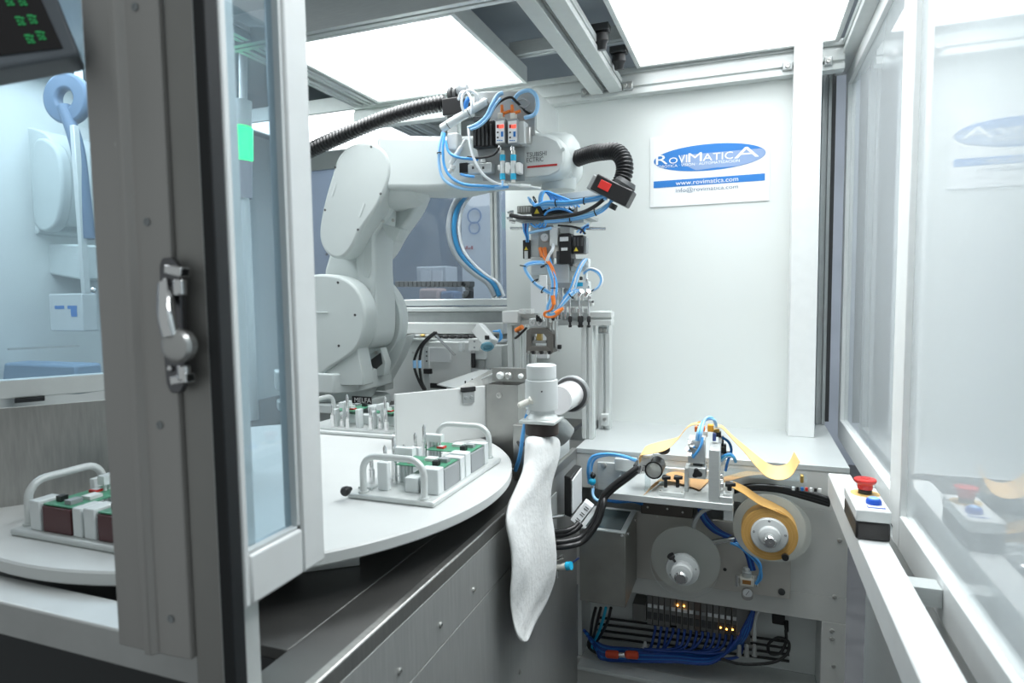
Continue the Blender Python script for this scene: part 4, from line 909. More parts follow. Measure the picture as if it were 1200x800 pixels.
# vision camera
t = thing('vision_camera', 'white boxy camera head tilted down with a blue lens above the feeder', 'camera', P(575, 395, Y=2.15))
a, b = P(560, 384, Y=2.14), P(577, 404, Y=2.10); mb = MB(); mb.rod(a, b, .045, .038, (0, 1, 0)); mb.build('camera_body', WHITE, t, .004)
mb = MB(); c = P(571, 405, Y=2.08); mb.lathe([(0, .022), (.006, .024), (.01, .020), (.01, .014), (.005, .012)], c, (.3, -.6, -.7), 28); mb.build('lens', mat('lens_blue', (.15, .35, .45), .15), t)
bx(t, 'camera_mark', BLACK, 568, 393, 573, 398, 2.075, .004, .0005)
for k in range(3):
    tube('blue tube curling beside the white camera head', [(578+2*k, 388, 2.14), (586, 389-k, 2.13), (588-k, 396, 2.13), (582+k, 400, 2.13), (577+k, 394, 2.13)], .003, BLUE, 'blue tubes beside the camera head')
for k in range(2):
    tube('black cable looping down from the angled plate to the station foot', [(510+2*k, 389, 2.11), (501+2*k, 396, 2.10), (492+3*k, 406, 2.09), (486+6*k, 420, 2.09), (486+6*k, 432, 2.09), (491+3*k, 446, 2.09), (497+2*k, 457, 2.09)], .0052, BLACK, 'black cables of the station', 'cable', 'power_cable', 10)
    t = thing('cable_sleeve', ('left', 'right')[k]+' of two pale blue sleeves on the black station cables', 'sleeve', P(486+6*k, 426, Y=2.09)); mb = MB(); mb.cyl(P(485.5+6*k, 422, Y=2.09), P(486+6*k, 431, Y=2.09), .0068, n=12); mb.build('sleeve', BLUEL, t)
# ---- aluminium stands
def stand(label, posts, bars, name='profile_stand'):
    c = posts[0]; t = thing(name, label, 'stand', (c[0], c[1], .9205))
    for (x, y, z0, z1, w, d) in posts:
        mb = MB(); profile(mb, (x, y, z0), (x, y, z1), w, d, 'xyXY', n_long=2); mb.build('upright', ALUW, t, .0012)
    for (a, b, w, h) in bars:
        mb = MB(); profile(mb, a, b, w, h, 'xyXY', n_long=2); mb.build('crossbar', ALUW, t, .0012)
    return t
xa = P(690, 450, Y=1.975).x; zt = P(718, 365, Y=1.975).z; zb = P(718, 381, Y=1.975).z; x2 = P(710, 450, Y=2.15).x
t = stand('aluminium profile stand on the bench, right of the robot gripper', [(xa, 1.975, .9205, zb, .036, .045), (x2, 2.14, .9205, zb, .04, .04)],
      [((P(655, 372, Y=1.975).x, 1.975, (zt+zb)/2), (P(718, 372, Y=1.975).x, 1.975, (zt+zb)/2), .045, zt-zb), ((x2, 1.999, (zt+zb)/2), (x2, 2.16, (zt+zb)/2), .04, zt-zb)])
o = bx(t, 'corner_bracket', ALUD, 701, 383, 712, 391, 1.99, .02, .003)
for x in (704, 709): MB().screw(P(x, 387, Y=1.989), (0, -1, 0), .006, .003).build('screw', SCREW, t)
o = bx(t, 'foot_bracket', ALUW, 704, 485, 713, 499, 2.10, .018, .002); MB().screw(P(709, 491, Y=2.099), (0, -1, 0), .008, .004).build('screw', SCREW, t)
x1 = P(601, 420, Y=2.02).x; z0_ = P(600, 440, Y=2.02).z; z1_ = P(600, 368, Y=2.02).z
t = stand('pale aluminium profile post left of the steel gripper', [(x1, 2.05, .9205, z1_-.04, .045, .045), (P(613, 420, Y=2.2).x+.0, 2.19, .9205, z1_-.03, .04, .04), (P(623, 420, Y=2.2).x, 2.20, .9205, z1_-.05, .025, .04)],
      [((x1-.02, 2.05, z1_-.016), (x1+.09, 2.05, z1_-.016), .045, .04)])
bx(t, 'post_head', WHITE, 588, 364, 607, 379, 2.0, .06, .004); 
for x in (608, 616): bx(t, 'top_clip', WHITE, x, 362, x+6, 368, 1.99, .04, .002)
t = thing('orange_plug', 'orange sensor plug with a black cable beside the profile post', 'plug', P(608, 386, Y=1.97)); mb = MB(); mb.cyl(P(605, 387, Y=1.975), P(612, 383, Y=1.96), .008, n=14); mb.build('plug_body', ORANGE, t); mb = MB(); mb.tube(px_path([(607, 389, 1.97), (609, 392, 1.96), (604, 396, 1.96), (610, 391, 1.95), (617, 384, 1.94)], 6), .004, 8); mb.build('cable_tail', BLACK, t)
# bright white board behind gripper
t = thing('white_cabinet', 'bright white narrow box behind the gripper, against the back wall', 'box', P(631, 365, Y=2.25)); bx(t, 'box_body', PAPER, 622, 322, 641, 420, 2.235, .03, .002)

# ================================================================ STEEL BOX, BRACKET, FILLING COLUMN, BAG
c = P(605, 552, Z=.9205)
xl = P(569, 552, Z=.9205).x; xl = P(571, 500, Y=c.y).x; zt = P(605, 453, Y=c.y).z
t = thing('steel_bin', 'open brushed steel box standing beside the round table', 'bin', (c.x-.06, c.y+.05, .9205))
m = MB(); x0, x1_, y0, y1, z0, z1, w = xl-.01, c.x, c.y+.02, c.y+.14, .9205, zt, .002
m.box(x0, x1_, y0, y0+w, z0, z1).box(x0, x1_, y1-w, y1, z0, z1).box(x0, x0+w, y0+w, y1-w, z0, z1).box(x1_-w, x1_, y0+w, y1-w, z0, z1)
m.build('sides', STEEL, t); MB().box(x0+w, x1_-w, y0+w, y1-w, z0, z0+w).build('bottom', STEEL, t)
MB().screw(P(585, 463, Y=y0), (0, -1, 0), .008, .004).build('screw', SCREW, t)
cc = Vector((-.443, 1.38, 0))
t = thing('angle_bracket', 'folded steel bracket arm holding the white filling column', 'bracket', P(600, 440, Y=1.6))
a = P(577, 441, Y=1.43); b = P(617, 441, Y=1.43); zt = P(600, 433, Y=1.43).z; zb = P(600, 447, Y=1.43).z
m = MB(); m.prism([Vector((a.x, a.y, zb)), Vector((b.x, b.y, zb)), Vector((b.x, b.y, zt)), Vector((a.x, a.y, zt))], (.003, .003, 0)); m.build('arm_plate', STEEL, t)
m = MB(); m.prism([Vector((a.x, a.y, zt)), Vector((b.x, b.y, zt)), Vector((b.x+.01, b.y+.02, zt)), Vector((a.x+.01, a.y+.02, zt))], (0, 0, .003)); m.build('arm_fold', STEEL, t)
d = (b-a).normalized(); n = Vector((d.y, -d.x, 0)).normalized()
if n.y > 0: n = -n
for f, r, mm, nm in ((.25, .009, WHITE, 'white_plug'), (.5, .009, SCREW, 'bolt'), (.85, .006, WHITE, 'pin')):
    p = a.lerp(b, f); p.z = (zt+zb)/2; m = MB(); m.lathe([(0, r), (.008, r), (.012, r*.6)], p, n, 16); m.build(nm, mm, t)
# filling column
t = thing('filling_column', 'white filling column with a square flange standing over the cloth bag', 'nozzle', (cc.x, cc.y, 1.07))
zz = lambda y: P(635, y, Y=1.38).z
r = .0345
m = MB(); m.lathe([(0, r*.92), (.002, r), (.03, r), (.031, r*.97), (.034, r*.97), (.035, r*1.08), (.075, r*1.1), (.102, r*1.06), (.104, r*.85), (.124, r*.85)], (cc.x, cc.y, 1.222), (0, 0, -1), 56); m.build('tube_body', mat('column_paint', (.62, .65, .65), .4), t)
m = MB(); m.lathe([(0, r*.85), (.008, r*1.06), (.012, r*1.1)], (cc.x, cc.y, 1.110), (0, 0, -1), 48); m.build('lower_collar', ALUW, t)
m = MB(); m.box(cc.x-.042, cc.x+.042, cc.y-.042, cc.y+.042, 1.090, 1.098); m.build('square_flange', ALUW, t, .002)
m = MB(); m.annulus((cc.x, cc.y, 1.0895), (0, 0, -1), .02, .039, .029, 48); m.build('clamp_ring', mat('clamp_brown', (.028, .018, .016), .5), t, .003)
m = MB(); p = Vector((cc.x-.012, cc.y-.037, 1.145)); m.lathe([(0, .009), (.004, .009), (.004, .006), (.012, .007), (.03, .007), (.034, .004)], p, (-.75, -.4, -.35), 18); m.build('air_fitting', CREAM, t)
m = MB(); m.lathe([(0, .002), (.002, .002)], (cc.x+.012, cc.y-.0345, 1.165), (0, -1, 0), 10); m.build('small_hole', DARK, t)
f0 = p+Vector((-.024, -.012, -.011))
mb = MB(); mb.tube(spl([f0, P(621, 476, Y=1.36), P(616, 492, Y=1.37), P(612, 515, Y=1.39), P(609, 535, Y=1.41), P(604, 551, Y=1.43)], 8), .005, 10); tag(mb.build('air_tube', BLUE, ang=80), 'blue tube from the filling column down to the deck fitting', 'tube')
mb = MB(); mb.tube(spl([f0, P(622, 475, Y=1.36), P(619, 485, Y=1.365)], 6), .0056, 10); tag(mb.build('air_tube', TUBEW, ang=80), 'white sleeve on the start of the filling column tube', 'tube')
t = thing('deck_fitting', 'small silver push fitting on the deck below the blue tube', 'fitting', P(604, 556, Z=.9205)); p = P(604, 555, Z=.9205); m = MB(); m.lathe([(0, .010), (.014, .010), (.016, .007), (.024, .007)], p, (0, 0, 1), 20); m.build('body', SCREW, t)
t = thing('deck_block', 'dark block with a black hook behind the filling column', 'block', P(622, 520, Y=1.55)); m = MB(); m.box(-.545, -.49, 1.46, 1.53, .9205, 1.06); m.build('body', STEEL, t, .002)
m = MB(); m.tube(spl([P(607, 518, Y=1.45), P(610, 522, Y=1.43), P(618, 518, Y=1.42), P(626, 510, Y=1.42)], 5), .004, 8); m.build('hook', BLACK, t)
# suction pipe and flange
t = thing('suction_pipe', 'glossy white pipe with a dark ribbed hose end behind the filling column', 'pipe', P(660, 500, Y=1.6))
a = Vector((cc.x+.03, cc.y+.03, 1.135)); b = P(668, 462, Y=1.60); m = MB(); m.tube([a, b], [.033, .036], 32); m.build('white_pipe', mat('glossy_white', (.88, .87, .88), .2, coat=.5), t)
d = (b-a).normalized()
for k in range(3):
    m = MB(); m.annulus(b-d*.004+d*.012*k, d, .030, .045+.002*k, .010, 40); m.build('hose_rib', (DARK, GREY, ALUD)[k], t, .002)
t = thing('pipe_cradle', 'pale grey block under the white pipe on the deck', 'block', P(650, 520, Y=1.62))
m = MB(); m.prism([Vector((-.53, 1.60, .9205)), Vector((-.486, 1.60, .9205)), Vector((-.486, 1.78, .9205)), Vector((-.53, 1.78, .9205))], (0, 0, .075)); m.build('body', ALU, t, .003)
m = MB(); m.lathe([(0, .030), (.02, .036), (.05, .032)], (-.49, 1.62, 1.03), (.5, .3, -.5), 24); m.build('elbow_end', ALUD, t)
# cloth bag
prof = [(620, 650, 509), (619, 649, 522), (617.5, 646.5, 540), (613, 643.5, 558), (605, 643, 575), (597, 644, 590), (592, 645, 606), (591.5, 646, 622), (594, 646.5, 640), (595, 647, 660), (594.5, 646.5, 676), (595, 643, 692), (595.5, 636, 708), (596.5, 628, 722), (598, 620, 736), (600, 613, 746), (603.5, 608, 751)]
m = MB(); rings = []
XBag = -.449
for i, (xl, xr, y) in enumerate(prof):
    a = P(xl, y, X=XBag); b = P(xr, y, X=XBag); c = (a+b)/2; f = i/(len(prof)-1)
    if i < 3:
        w = (1, .6, .2)[i]
        a = a.lerp(Vector((cc.x-.036, cc.y-.0, a.z)), w*.0); 
    hy = (b.y-a.y)/2; th = max(.030*(1-f)**.7, .006) if i > 2 else (.033, .034, .033)[i]
    ring = []
    for k in range(28):
        an = 2*math.pi*k/28; ripple = .0022*math.sin(3*an+i*.7)+.0018*math.sin(5*an-i*1.1)
        ca, sa = math.cos(an), math.sin(an); e = .9
        yy = c.y+hy*math.copysign(abs(ca)**e, ca); xx = XBag+(th+ripple*(f < .95))*sa*.9+.004*math.sin(i*.9)+.012*f
        fz = (yy-a.y)/max(b.y-a.y, 1e-6)
        ring.append(Vector((xx if xx > -.475 else -.475+abs(ripple)*.5 if c.z < .93 else xx, yy, a.z+(b.z-a.z)*fz)))
    rings.append(ring)
m.ring_sweep(rings)
o = m.build('cloth_bag', FABRIC, None, ang=75); tag(o, 'long white felt bag hanging from the filling column over the steel side', 'bag')
sd = o.modifiers.new('sub', 'SUBSURF'); sd.levels = 1; sd.render_levels = 2
dt = bpy.data.textures.new('folds', 'CLOUDS'); dt.noise_scale = .09; dm = o.modifiers.new('folds', 'DISPLACE'); dm.texture = dt; dm.strength = .005; dm.mid_level = .5
# white sensor box on the pit side and valve fittings
# ================================================================ LOGO SIGN
a = P(762.3, 161.5, Y=WY); b = P(901.2, 235.2, Y=WY)
sx0, sx1 = a.x, b.x; sz1 = (a.z+P(901.2, 149, Y=WY).z)/2; sz0 = (b.z+P(761.7, 242.8, Y=WY).z)/2
t = thing('logo_sign', 'white sign with blue oval logo and web address on the back wall', 'sign', (sx0, WY, sz0))
Ys = WY-.003
MB().box(sx0, sx1, Ys, WY-.0004, sz0, sz1).build('sign_sheet', PAPER, t)
for x in (sx0+.002, sx1-.012): MB().box(x, x+.01, Ys-.0003, Ys-.00005, sz0+.004, sz1-.004).build('adhesive_strip', WHITE, t)
SW, SH = sx1-sx0, sz1-sz0
def sp(u, v, dy=0): return Vector((sx0+SW*u, Ys-.0004-dy, sz0+SH*v))
ell = [sp(.50+.468*math.cos(2*math.pi*k/72), .655+.185*math.sin(2*math.pi*k/72)) for k in range(72)]
m = MB(); m.prism(ell, (0, -.0003, 0)); m.build('oval', BLUEP, t, flat=True)
def inell(u, v): return ((u-.5)/.468)**2+((v-.655)/.185)**2 <= 1
# pale wedge in the right and lower middle of the oval, clipped to the oval's edge
def ev(u, s): return .655+s*.185*math.sqrt(max(0, 1-((u-.5)/.468)**2))
top = [(u, min(.715+.0*u, ev(u, 1))) for u in [.22+.02*k for k in range(38)]]; top = [(u, v) for u, v in top if u < .967]
bot = [(u, max(ev(u, -1)+.006, .545 if u < .5 else .50)) for u in [.963-.02*k for k in range(33)]]
m = MB(); us = [.27+.695*k/40 for k in range(41)]
def wt(u): return min(.715, ev(u, 1)-.004)
def wb(u): return max(ev(u, -1)+.004, .60-.9*(u-.27) if u < .40 else .485+.1*(u-.4) if u < .6 else .5)
m.ring_sweep([[sp(u, min(wb(u), wt(u)-.004), .0004), sp(u, wt(u), .0004), sp(u, wt(u), .0007), sp(u, min(wb(u), wt(u)-.004), .0007)] for u in us]); m.build('pale_wedge', GREYP, t, flat=True)
R_, U_ = (1, 0, 0), (0, 0, 1)
def stx(body, u, v, h, w_, m_, bold=.0, nm='lettering', dy=.0012, al='LEFT', shear=0):
    o = text(body, nm, m_, t, sp(u, v, dy), R_, U_, 1, 0, al, 1, bold, shear)
    xs = [q.co.x for q in o.data.vertices]; zs = [q.co.z for q in o.data.vertices]
    x0, x1, z0, z1 = min(xs), max(xs), min(zs), max(zs); par = ORG[t.name]; base = sp(u, v, dy)-par
    for q in o.data.vertices:
        q.co.x = base.x+(q.co.x-x0)/(x1-x0)*w_*SW; q.co.z = base.z+(q.co.z-z0)/(z1-z0)*h*SH
    return o
stx('R', .05, .607, .135, .105, PAPER, 0); stx('O', .165, .607, .085, .075, PAPER, 0)
stx('VI', .247, .607, .11, .075, PAPER, 0); stx('M', .332, .607, .125, .115, PAPER, 0)
stx('A', .455, .607, .10, .08, PAPER, 0); stx('TIC', .54, .607, .10, .165, PAPER, 0); stx('A', .715, .607, .145, .20, PAPER, 0)
stx('ROBOTICA · VISION · AUTOMATIZACION', .05, .555, .038, .71, PAPER, 0)
m = MB(); m.prism([sp(.03, .275), sp(.965, .275), sp(.965, .372), sp(.03, .372)], (0, -.0003, 0)); m.build('blue_bar', BLUEP, t, flat=True)
stx('www.rovimatica.com', .225, .292, .06, .525, PAPER, 0)
stx('info@rovimatica.com', .225, .175, .078, .525, SLATEP, .0)

# ================================================================ CEILING BRACKETS
def cbr(label, px, py, Y, n=2, w=12):
    t = thing('corner_bracket', label, 'bracket', P(px, py, Y=Y), 'corner brackets of the ceiling frame')
    m = MB(); pbox(m, px-w/2, py-5, px+w/2, py+5, Y-.012, .0115); m.build('body', ALUD, t, .003)
    for k in range(n):
        c = P(px-w/4+k*w/2 if n > 1 else px, py, Y=Y-.0122); MB().screw(c, (0, -1, 0), .0075, .005).build('bolt', SCREW, t)
cbr('bracket joining the right-hand ceiling beam to the back rail', 735.5, 100, 2.23)
cbr('bracket joining the left-hand ceiling beam to the back rail', 685, 108, 2.23, 1, 9)
cbr('bracket on the rail left of the white square post', 923, 77, 2.23, 1, 12)
cbr('bracket on the rail right of the white square post', 971, 71, 2.23, 1, 10)
# small dark fittings above the beams
for k, (px, py, Y) in enumerate(((704, 43, 1.85), (725, 68, 2.05))):
    t = thing('conduit_gland', ('front', 'rear')[k]+' black cable gland hanging between the ceiling beam and light panel', 'gland', P(px, py, Y=Y))
    c = P(px, py-4, Y=Y); m = MB(); m.lathe([(0, .020), (.02, .022), (.03, .016), (.045, .014)], c, (0, .2, -1), 20); m.build('nut', BLACK, t)
    m = MB(); m.obox(c+Vector((0, 0, .012)), (.026, 0, 0), (0, .02, 0), (0, 0, .010)); m.build('housing', DARK, t, .002)
for pts, l in (([(668, 42, 1.9), (676, 52, 1.95), (683, 66, 2.0), (690, 78, 2.08), (700, 84, 2.15)], 'dark cable hanging between the two ceiling beams'),):
    mb = MB(); mb.tube(px_path(pts, 6), .006, 8); tag(mb.build('power_cable', DARK, ang=80), l, 'cable')

# ================================================================ FRONT OF THE CABINET (pit side of the bench)
CY = BY   # front face plane
t = thing('mounting_plate', 'grey mounting plate behind the two reels on the cabinet front', 'plate', P(800, 700, Y=CY-.011))
a = P(674, 588, Y=CY-.011); b = P(926, 702, Y=CY-.011)
m = MB(); m.box(-.36, b.x, CY-.012, CY-.0005, b.z, .745); m.build('plate', mat('mount_plate_paint', (.53, .515, .48), .45, .3, .04, 6), t, .001)
m = MB(); m.lathe([(0, .005), (.0008, .005)], P(849.5, 667, Y=CY-.0122), (0, -1, 0), 14); m.build('hole', BLACK, t)
m = MB(); m.lathe([(0, .009), (.004, .009), (.006, .004)], P(916, 693, Y=CY-.0122), (0, -1, 0), 18); m.build('bolt', DARK, t)
t = thing('back_plate', 'grey plate with a bolt below the bench edge, behind the tape table', 'plate', P(710, 560, Y=CY-.01))
a = P(700, 541, Y=CY-.012); m = MB(); m.box(a.x, -.08, CY-.012, CY-.0005, .80, a.z); m.build('plate', ALU, t, .002)
m = MB(); m.lathe([(0, .0085), (.003, .0085), (.005, .004)], P(707.5, 545, Y=CY-.0125), (0, -1, 0), 16); m.build('bolt', SCREW, t)
m = MB(); pbox(m, 720, 538, 745, 552, CY-.05, .035); m.build('block', ALU, t, .002)

# tape table
z1 = .862
fl = P(712, 578, Z=z1); fr = P(859, 590, Z=z1)
ty0 = (fl.y+fr.y)/2; tx0 = P(712, 580, Y=ty0).x; tx1 = fr.x
t = thing('tape_table', 'flat aluminium shelf sticking out of the cabinet, carrying the tape guide', 'shelf', (tx0, CY, .84))
m = MB(); m.box(tx0, tx1, ty0, CY-.0125, z1-.018, z1); m.build('top_plate', ALU, t, .0015)
m = MB(); m.box(tx1-.022, tx1, ty0+.01, CY-.013, z1-.045, z1-.0185); m.build('under_block', ALU, t, .001)
# upright plate
YU = ty0+.004
t = thing('guide_upright', 'thick aluminium upright plate standing on the tape table', 'bracket', P(845, 585, Y=YU))
a = P(832, 527, Y=YU); b = P(843, 583, Y=YU)
m = MB(); m.box(b.x-.026, b.x, YU, YU+.09, z1+.0004, a.z); m.build('upright', ALU, t, .0015)
m = MB(); m.box(b.x+.0004, tx1-.001, YU, YU+.05, z1+.0004, z1+.016); m.build('foot', ALU, t, .0015)
m = MB(); m.box(b.x+.008, tx1-.006, YU+.008, YU+.034, z1+.0165, z1+.022); m.build('clamp_tab', ALUW, t, .001)
def lobe(parent, x, y, Y, r=.011, d=(0, -1, 0), nm='knob', stem=.012):
    c = P(x, y, Y=Y); d = Vector(d).normalized(); u = d.orthogonal().normalized() if abs(d.z) < .9 else Vector((1, 0, 0)); w = d.cross(u); m = MB()
    pts = []
    for k in range(36):
        an = 2*math.pi*k/36; rr = r*(1+.22*math.cos(3*an)); pts.append(c+(u*math.cos(an)+w*math.sin(an))*rr)
    m.prism(pts, d*.008); m.cyl(c-d*stem, c, r*.45, n=14); m.mats = []; return m.build(nm, BLACK, parent, .001)
lobe(t, 855, 569, YU+.02, .012, (0, 0, 1))
t = thing('clamp_block', 'small bright block with two black knobs on the tape table', 'block', P(787, 570, Y=ty0+.02)); m = MB(); c = P(787, 574, Y=ty0+.03); m.box(c.x-.032, c.x+.032, ty0+.018, ty0+.042, z1+.0004, z1+.010); m.build('body', ALUW, t, .001)
for x in (780, 794): lobe(t, x, 561, ty0+.03, .0105, (0, 0, 1), stem=.022)
for dx in (-.027, .027): MB().lathe([(0, .003), (.003, .003)], (c.x+dx, ty0+.024, z1+.0105), (0, 0, 1), 12).build('screw', SCREW, t)
# tape head block
YH = ty0+.03
t = thing('tape_press', 'aluminium tape press with silver cylinders and a black lobed knob', 'press', P(818, 560, Y=YH))
m = MB(); pbox(m, 806, 514, 826, 543, YH+.01, .05); m.build('cylinder_block', ALU, t, .002)
m = MB(); pbox(m, 812, 543, 823, 547, YH+.02, .03); m.build('rod_block', DARK, t)
m = MB(); pbox(m, 807, 548, 827, 561, YH, .05); m.build('press_block', ALUW, t, .002)
lobe(t, 817, 554, YH-.012, .011)
m = MB(); m.box(P(802, 545, Y=YH+.04).x, P(807, 545, Y=YH+.04).x, YH+.04, YH+.09, z1+.0004, P(805, 548, Y=YH+.04).z); m.build('side_guide', ALU, t, .002)
for k, (x, y) in enumerate(((812, 520), (809, 528), (815, 524), (812, 534))):
    m = MB(); m.lathe([(0, .007), (.018, .006)], P(x, y, Y=YH+.009), (-.4, -.8, .5), 14); m.build('fitting', CHROME, t)
# rear valve group above the upright
t = thing('sensor_cluster', 'cluster of black sensors, orange plugs and fittings above the tape table', 'sensor', P(835, 510, Y=YU+.1))
YZ = YU+.10
for (nm, m_, x0, y0, x1, y1, dY) in (('amber_sensor', mat('amber_plastic', (.80, .36, .03), .4), 829, 498, 836, 506, -.02), ('blue_sensor', mat('navy_plastic', (.04, .07, .22), .4), 835, 508, 839, 517, -.03),
        ('black_sensor', BLACK, 837, 506, 845, 512, 0), ('black_sensor', BLACK, 842, 512, 848, 523, 0), ('black_sensor', BLACK, 840, 524, 849, 531, -.01), ('sensor_body', BLACK, 845, 521, 851, 534, .01), ('sensor_body', DARK, 846, 530, 857, 536, .01),
        ('white_body', LGREY, 842, 514, 846, 520, -.015), ('yellow_mark', YELLOW, 842, 524, 845, 527, -.022), ('olive_block', BRASS, 836, 503, 843, 507, 0), ('stem_block', GUIDE, 841, 532, 848, 545, 0), ('stem_block', GUIDE, 819, 505, 829, 512, 0),
        ('orange_plug', ORANGE, 817, 495, 821, 499, 0), ('orange_plug', ORANGE, 822, 500, 826, 506, .0), ('orange_plug', ORANGE, 814, 500, 817, 506, .01), ('fitting', CHROME, 842, 556, 847, 562, -.06), ('fitting', CHROME, 843, 566, 848, 572, -.07)):
    m = MB(); pbox(m, x0, y0, x1, y1, YZ+dY, .018); m.build(nm, m_, t, .0015)
G2 = 'blue tubes above the tape table'
for k in range(3):
    tube('pale blue tube arching over the top of the tape press', [(816+2*k, 516, YH), (818+2*k, 506, YH), (822+1.5*k, 496-k, YH+.02), (829, 491-k, YH+.03), (837-k, 492-k, YH+.04), (840, 500, YH+.06)], .0035, (BLUEL, BLUE, BLUEL)[k], G2)
for k in range(3):
    tube('blue tube curling out behind the upright plate', [(845, 536+2*k, YZ-.01), (851, 533+k, YZ-.02), (856, 532+k, YZ-.02), (860, 536, YZ-.02), (862, 541, YZ-.01)], .004, (BLUE, TEAL, BLUEL)[k], G2)
tube('blue tube drooping from the sensors behind the upright plate', [(846, 512, YZ), (854, 518, YZ), (857, 528, YZ), (853, 540, YZ), (850, 552, YZ-.01)], .0035, BLUEP, G2)
tube('blue tube hanging down the front of the tape press', [(823, 512, YH), (822, 520, YH-.004), (818, 528, YH-.004), (812, 536, YH)], .0035, BLUE, G2)
# left guide roller group
t = thing('guide_roller', 'clear guide roller and white bracket at the left end of the tape table', 'roller', P(760, 585, Y=ty0+.05))
YR = ty0+.04
m = MB(); m.cyl(P(766, 551, Y=YR), P(766, 551, Y=YR)+Vector((0, .06, 0)), .020, n=30); m.build('roller', DISC, t)
m = MB(); m.annulus(P(766, 551, Y=YR-.002), (0, 1, 0), .0195, .0235, .06, 30); m.build('roller_rim', BLACK, t)
m = MB(); pbox(m, 748, 536, 762, 545, YR, .05); m.build('white_bracket', PAPER, t, .002); m = MB(); pbox(m, 742, 545, 757, 550, YR+.002, .05); m.build('black_slot', BLACK, t, .001)
m = MB(); m.cyl(P(748, 554, Y=YR-.012), P(751, 545, Y=YR-.012), .007, n=16).cyl(P(754, 552, Y=YR-.01), P(754, 546, Y=YR-.01), .004, n=12); m.mats = []; m.build('silver_knob', CHROME, t)
m = MB(); c = P(759, 573, Y=YR); m.lathe([(0, .009), (.004, .009), (.004, .0075), (.045, .0075)], (c.x, YR, z1+.0004), (0, 0, 1), 18); m.build('clear_post', ACRYL, t)
m = MB(); c = P(776, 538, Y=YR+.08); m.lathe([(0, .012), (.05, .012)], (c.x, YR+.08, z1+.0004), (0, 0, 1), 18); m.build('clear_post', ACRYL, t)
m = MB(); m.ball(P(777, 526, Y=YR+.08), .019, (1, .8, .8), 18); m.build('black_knob', BLACK, t)
# ---- tape
def ribbon(name, label, cpts, wv, m_, th=.0006, n=10, par=None, grp='tan carrier tape'):
    c = spl(cpts, n); q = [Vector(w) for w in wv]; w = spl(q, n) if len(q) == len(cpts) else [q[0]]*len(c)
    m = MB(); L = len(c); nrm = []
    for i in range(L):
        tg_ = (c[min(i+1, L-1)]-c[max(i-1, 0)]).normalized(); nn = tg_.cross(w[i]).normalized(); nrm.append(nn)
    rings = [[c[i]-w[i]/2-nrm[i]*th, c[i]+w[i]/2-nrm[i]*th, c[i]+w[i]/2+nrm[i]*th, c[i]-w[i]/2+nrm[i]*th] for i in range(L)]
    m.ring_sweep(rings); o = m.build(name, m_, par, ang=50)
    if par is None: tag(o, label, 'tape', grp)
    return o
YT = YH+.07
ribbon('carrier_tape', 'tan paper tape rising from the left roller to the top of the tape press', [P(751, 540, Y=YR), P(753, 529, Y=YR), P(766, 525, Y=YR+.01), P(782, 521, Y=YR+.03), P(795, 513, Y=YT), P(803, 503, Y=YT), P(811, 497, Y=YT), P(820, 496, Y=YT)], [(0, .05, 0), (.006, .05, .012), (.006, .05, .018), (.0, .05, .016), (0, .04, 0), (0, .03, 0), (0, .03, 0), (0, .03, 0)], TAN)
ribbon('carrier_tape', 'tan paper tape falling from the press and curling up at the right end', [P(838, 499, Y=YT), P(846, 500, Y=YT), P(858, 512, Y=YT), P(874, 527, Y=YT), P(888, 541, Y=YT-.02), P(900, 551, Y=YT-.02), P(914, 554, Y=YT-.02), P(926, 549, Y=YT-.02), P(934, 535, Y=YT-.02)], [(0, .03, 0), (0, .035, 0), (0, .045, .0), (.004, .05, .004), (.008, .05, .012), (.006, .05, .02), (.0, .05, .022), (-.004, .05, .02), (-.01, .05, .012)], TAN)
ribbon('carrier_tape', 'tan paper tape lying flat on the tape table under the press', [P(762, 574, Z=z1+.002), P(775, 560, Z=z1+.012), P(790, 558, Z=z1+.012), P(808, 562, Z=z1+.006), P(826, 568, Z=z1+.004)], [(.02, .10, 0)]*5, BROWN)
# clear plate under the curl
t = thing('clear_tray', 'clear acrylic plate reaching right under the curled tape', 'tray', P(890, 570, Y=YT))
m = MB(); q = [P(846, 557, Z=z1+.03), P(946, 565, Z=z1+.03), P(942, 548, Z=z1+.03), P(860, 545, Z=z1+.03)]; m.prism(q, (0, 0, .004)); m.build('plate', ACRYL, t)
m = MB(); pbox(m, 938, 557, 942, 566, YT+.02, .02); m.build('end_block', BRASS, t, .002)
ribbon('carrier_tape', 'brownish tape seen below the clear plate right of the upright', [P(848, 562, Z=z1+.026), P(870, 556, Z=z1+.027), P(890, 553, Z=z1+.027), P(908, 556, Z=z1+.027)], [(.0, .055, 0)]*4, BROWN)

# ---- reels
def lathe_y(prof, x, y, z, n=48):
    m = MB(); m.lathe([(d, r) for d, r in prof], (x, y, z), (0, -1, 0), n); return m
YD1 = 1.73; d1 = P(803, 655, Y=YD1); R1 = (P(844, 656, Y=YD1)-d1).length
t = thing('tape_reel', 'empty reel with a clear frosted disc and grey hub, left on the cabinet', 'reel', (d1.x, CY-.012, d1.z), 'reels on the cabinet')
lathe_y([(-.002, R1), (.001, R1)], d1.x, YD1, d1.z, 72).build('clear_disc', DISC, t)
lathe_y([(0, .011), (CY-.0125-YD1, .011)][::-1] and [(-(CY-.0125-YD1), .011), (-.0025, .011)], d1.x, YD1, d1.z, 24).build('spindle', ALU, t)
hub = lathe_y([(.0012, R1*.20), (.062, R1*.20), (.0625, R1*.46), (.068, R1*.47), (.074, R1*.45), (.078, R1*.31), (.100, R1*.30), (.103, R1*.27)], d1.x, YD1, d1.z, 48).build('hub', LGREY, t)
lathe_y([(.1035, R1*.18), (.124, R1*.18), (.128, R1*.14)], d1.x, YD1, d1.z, 32).build('hub_cap', CHROME, t)
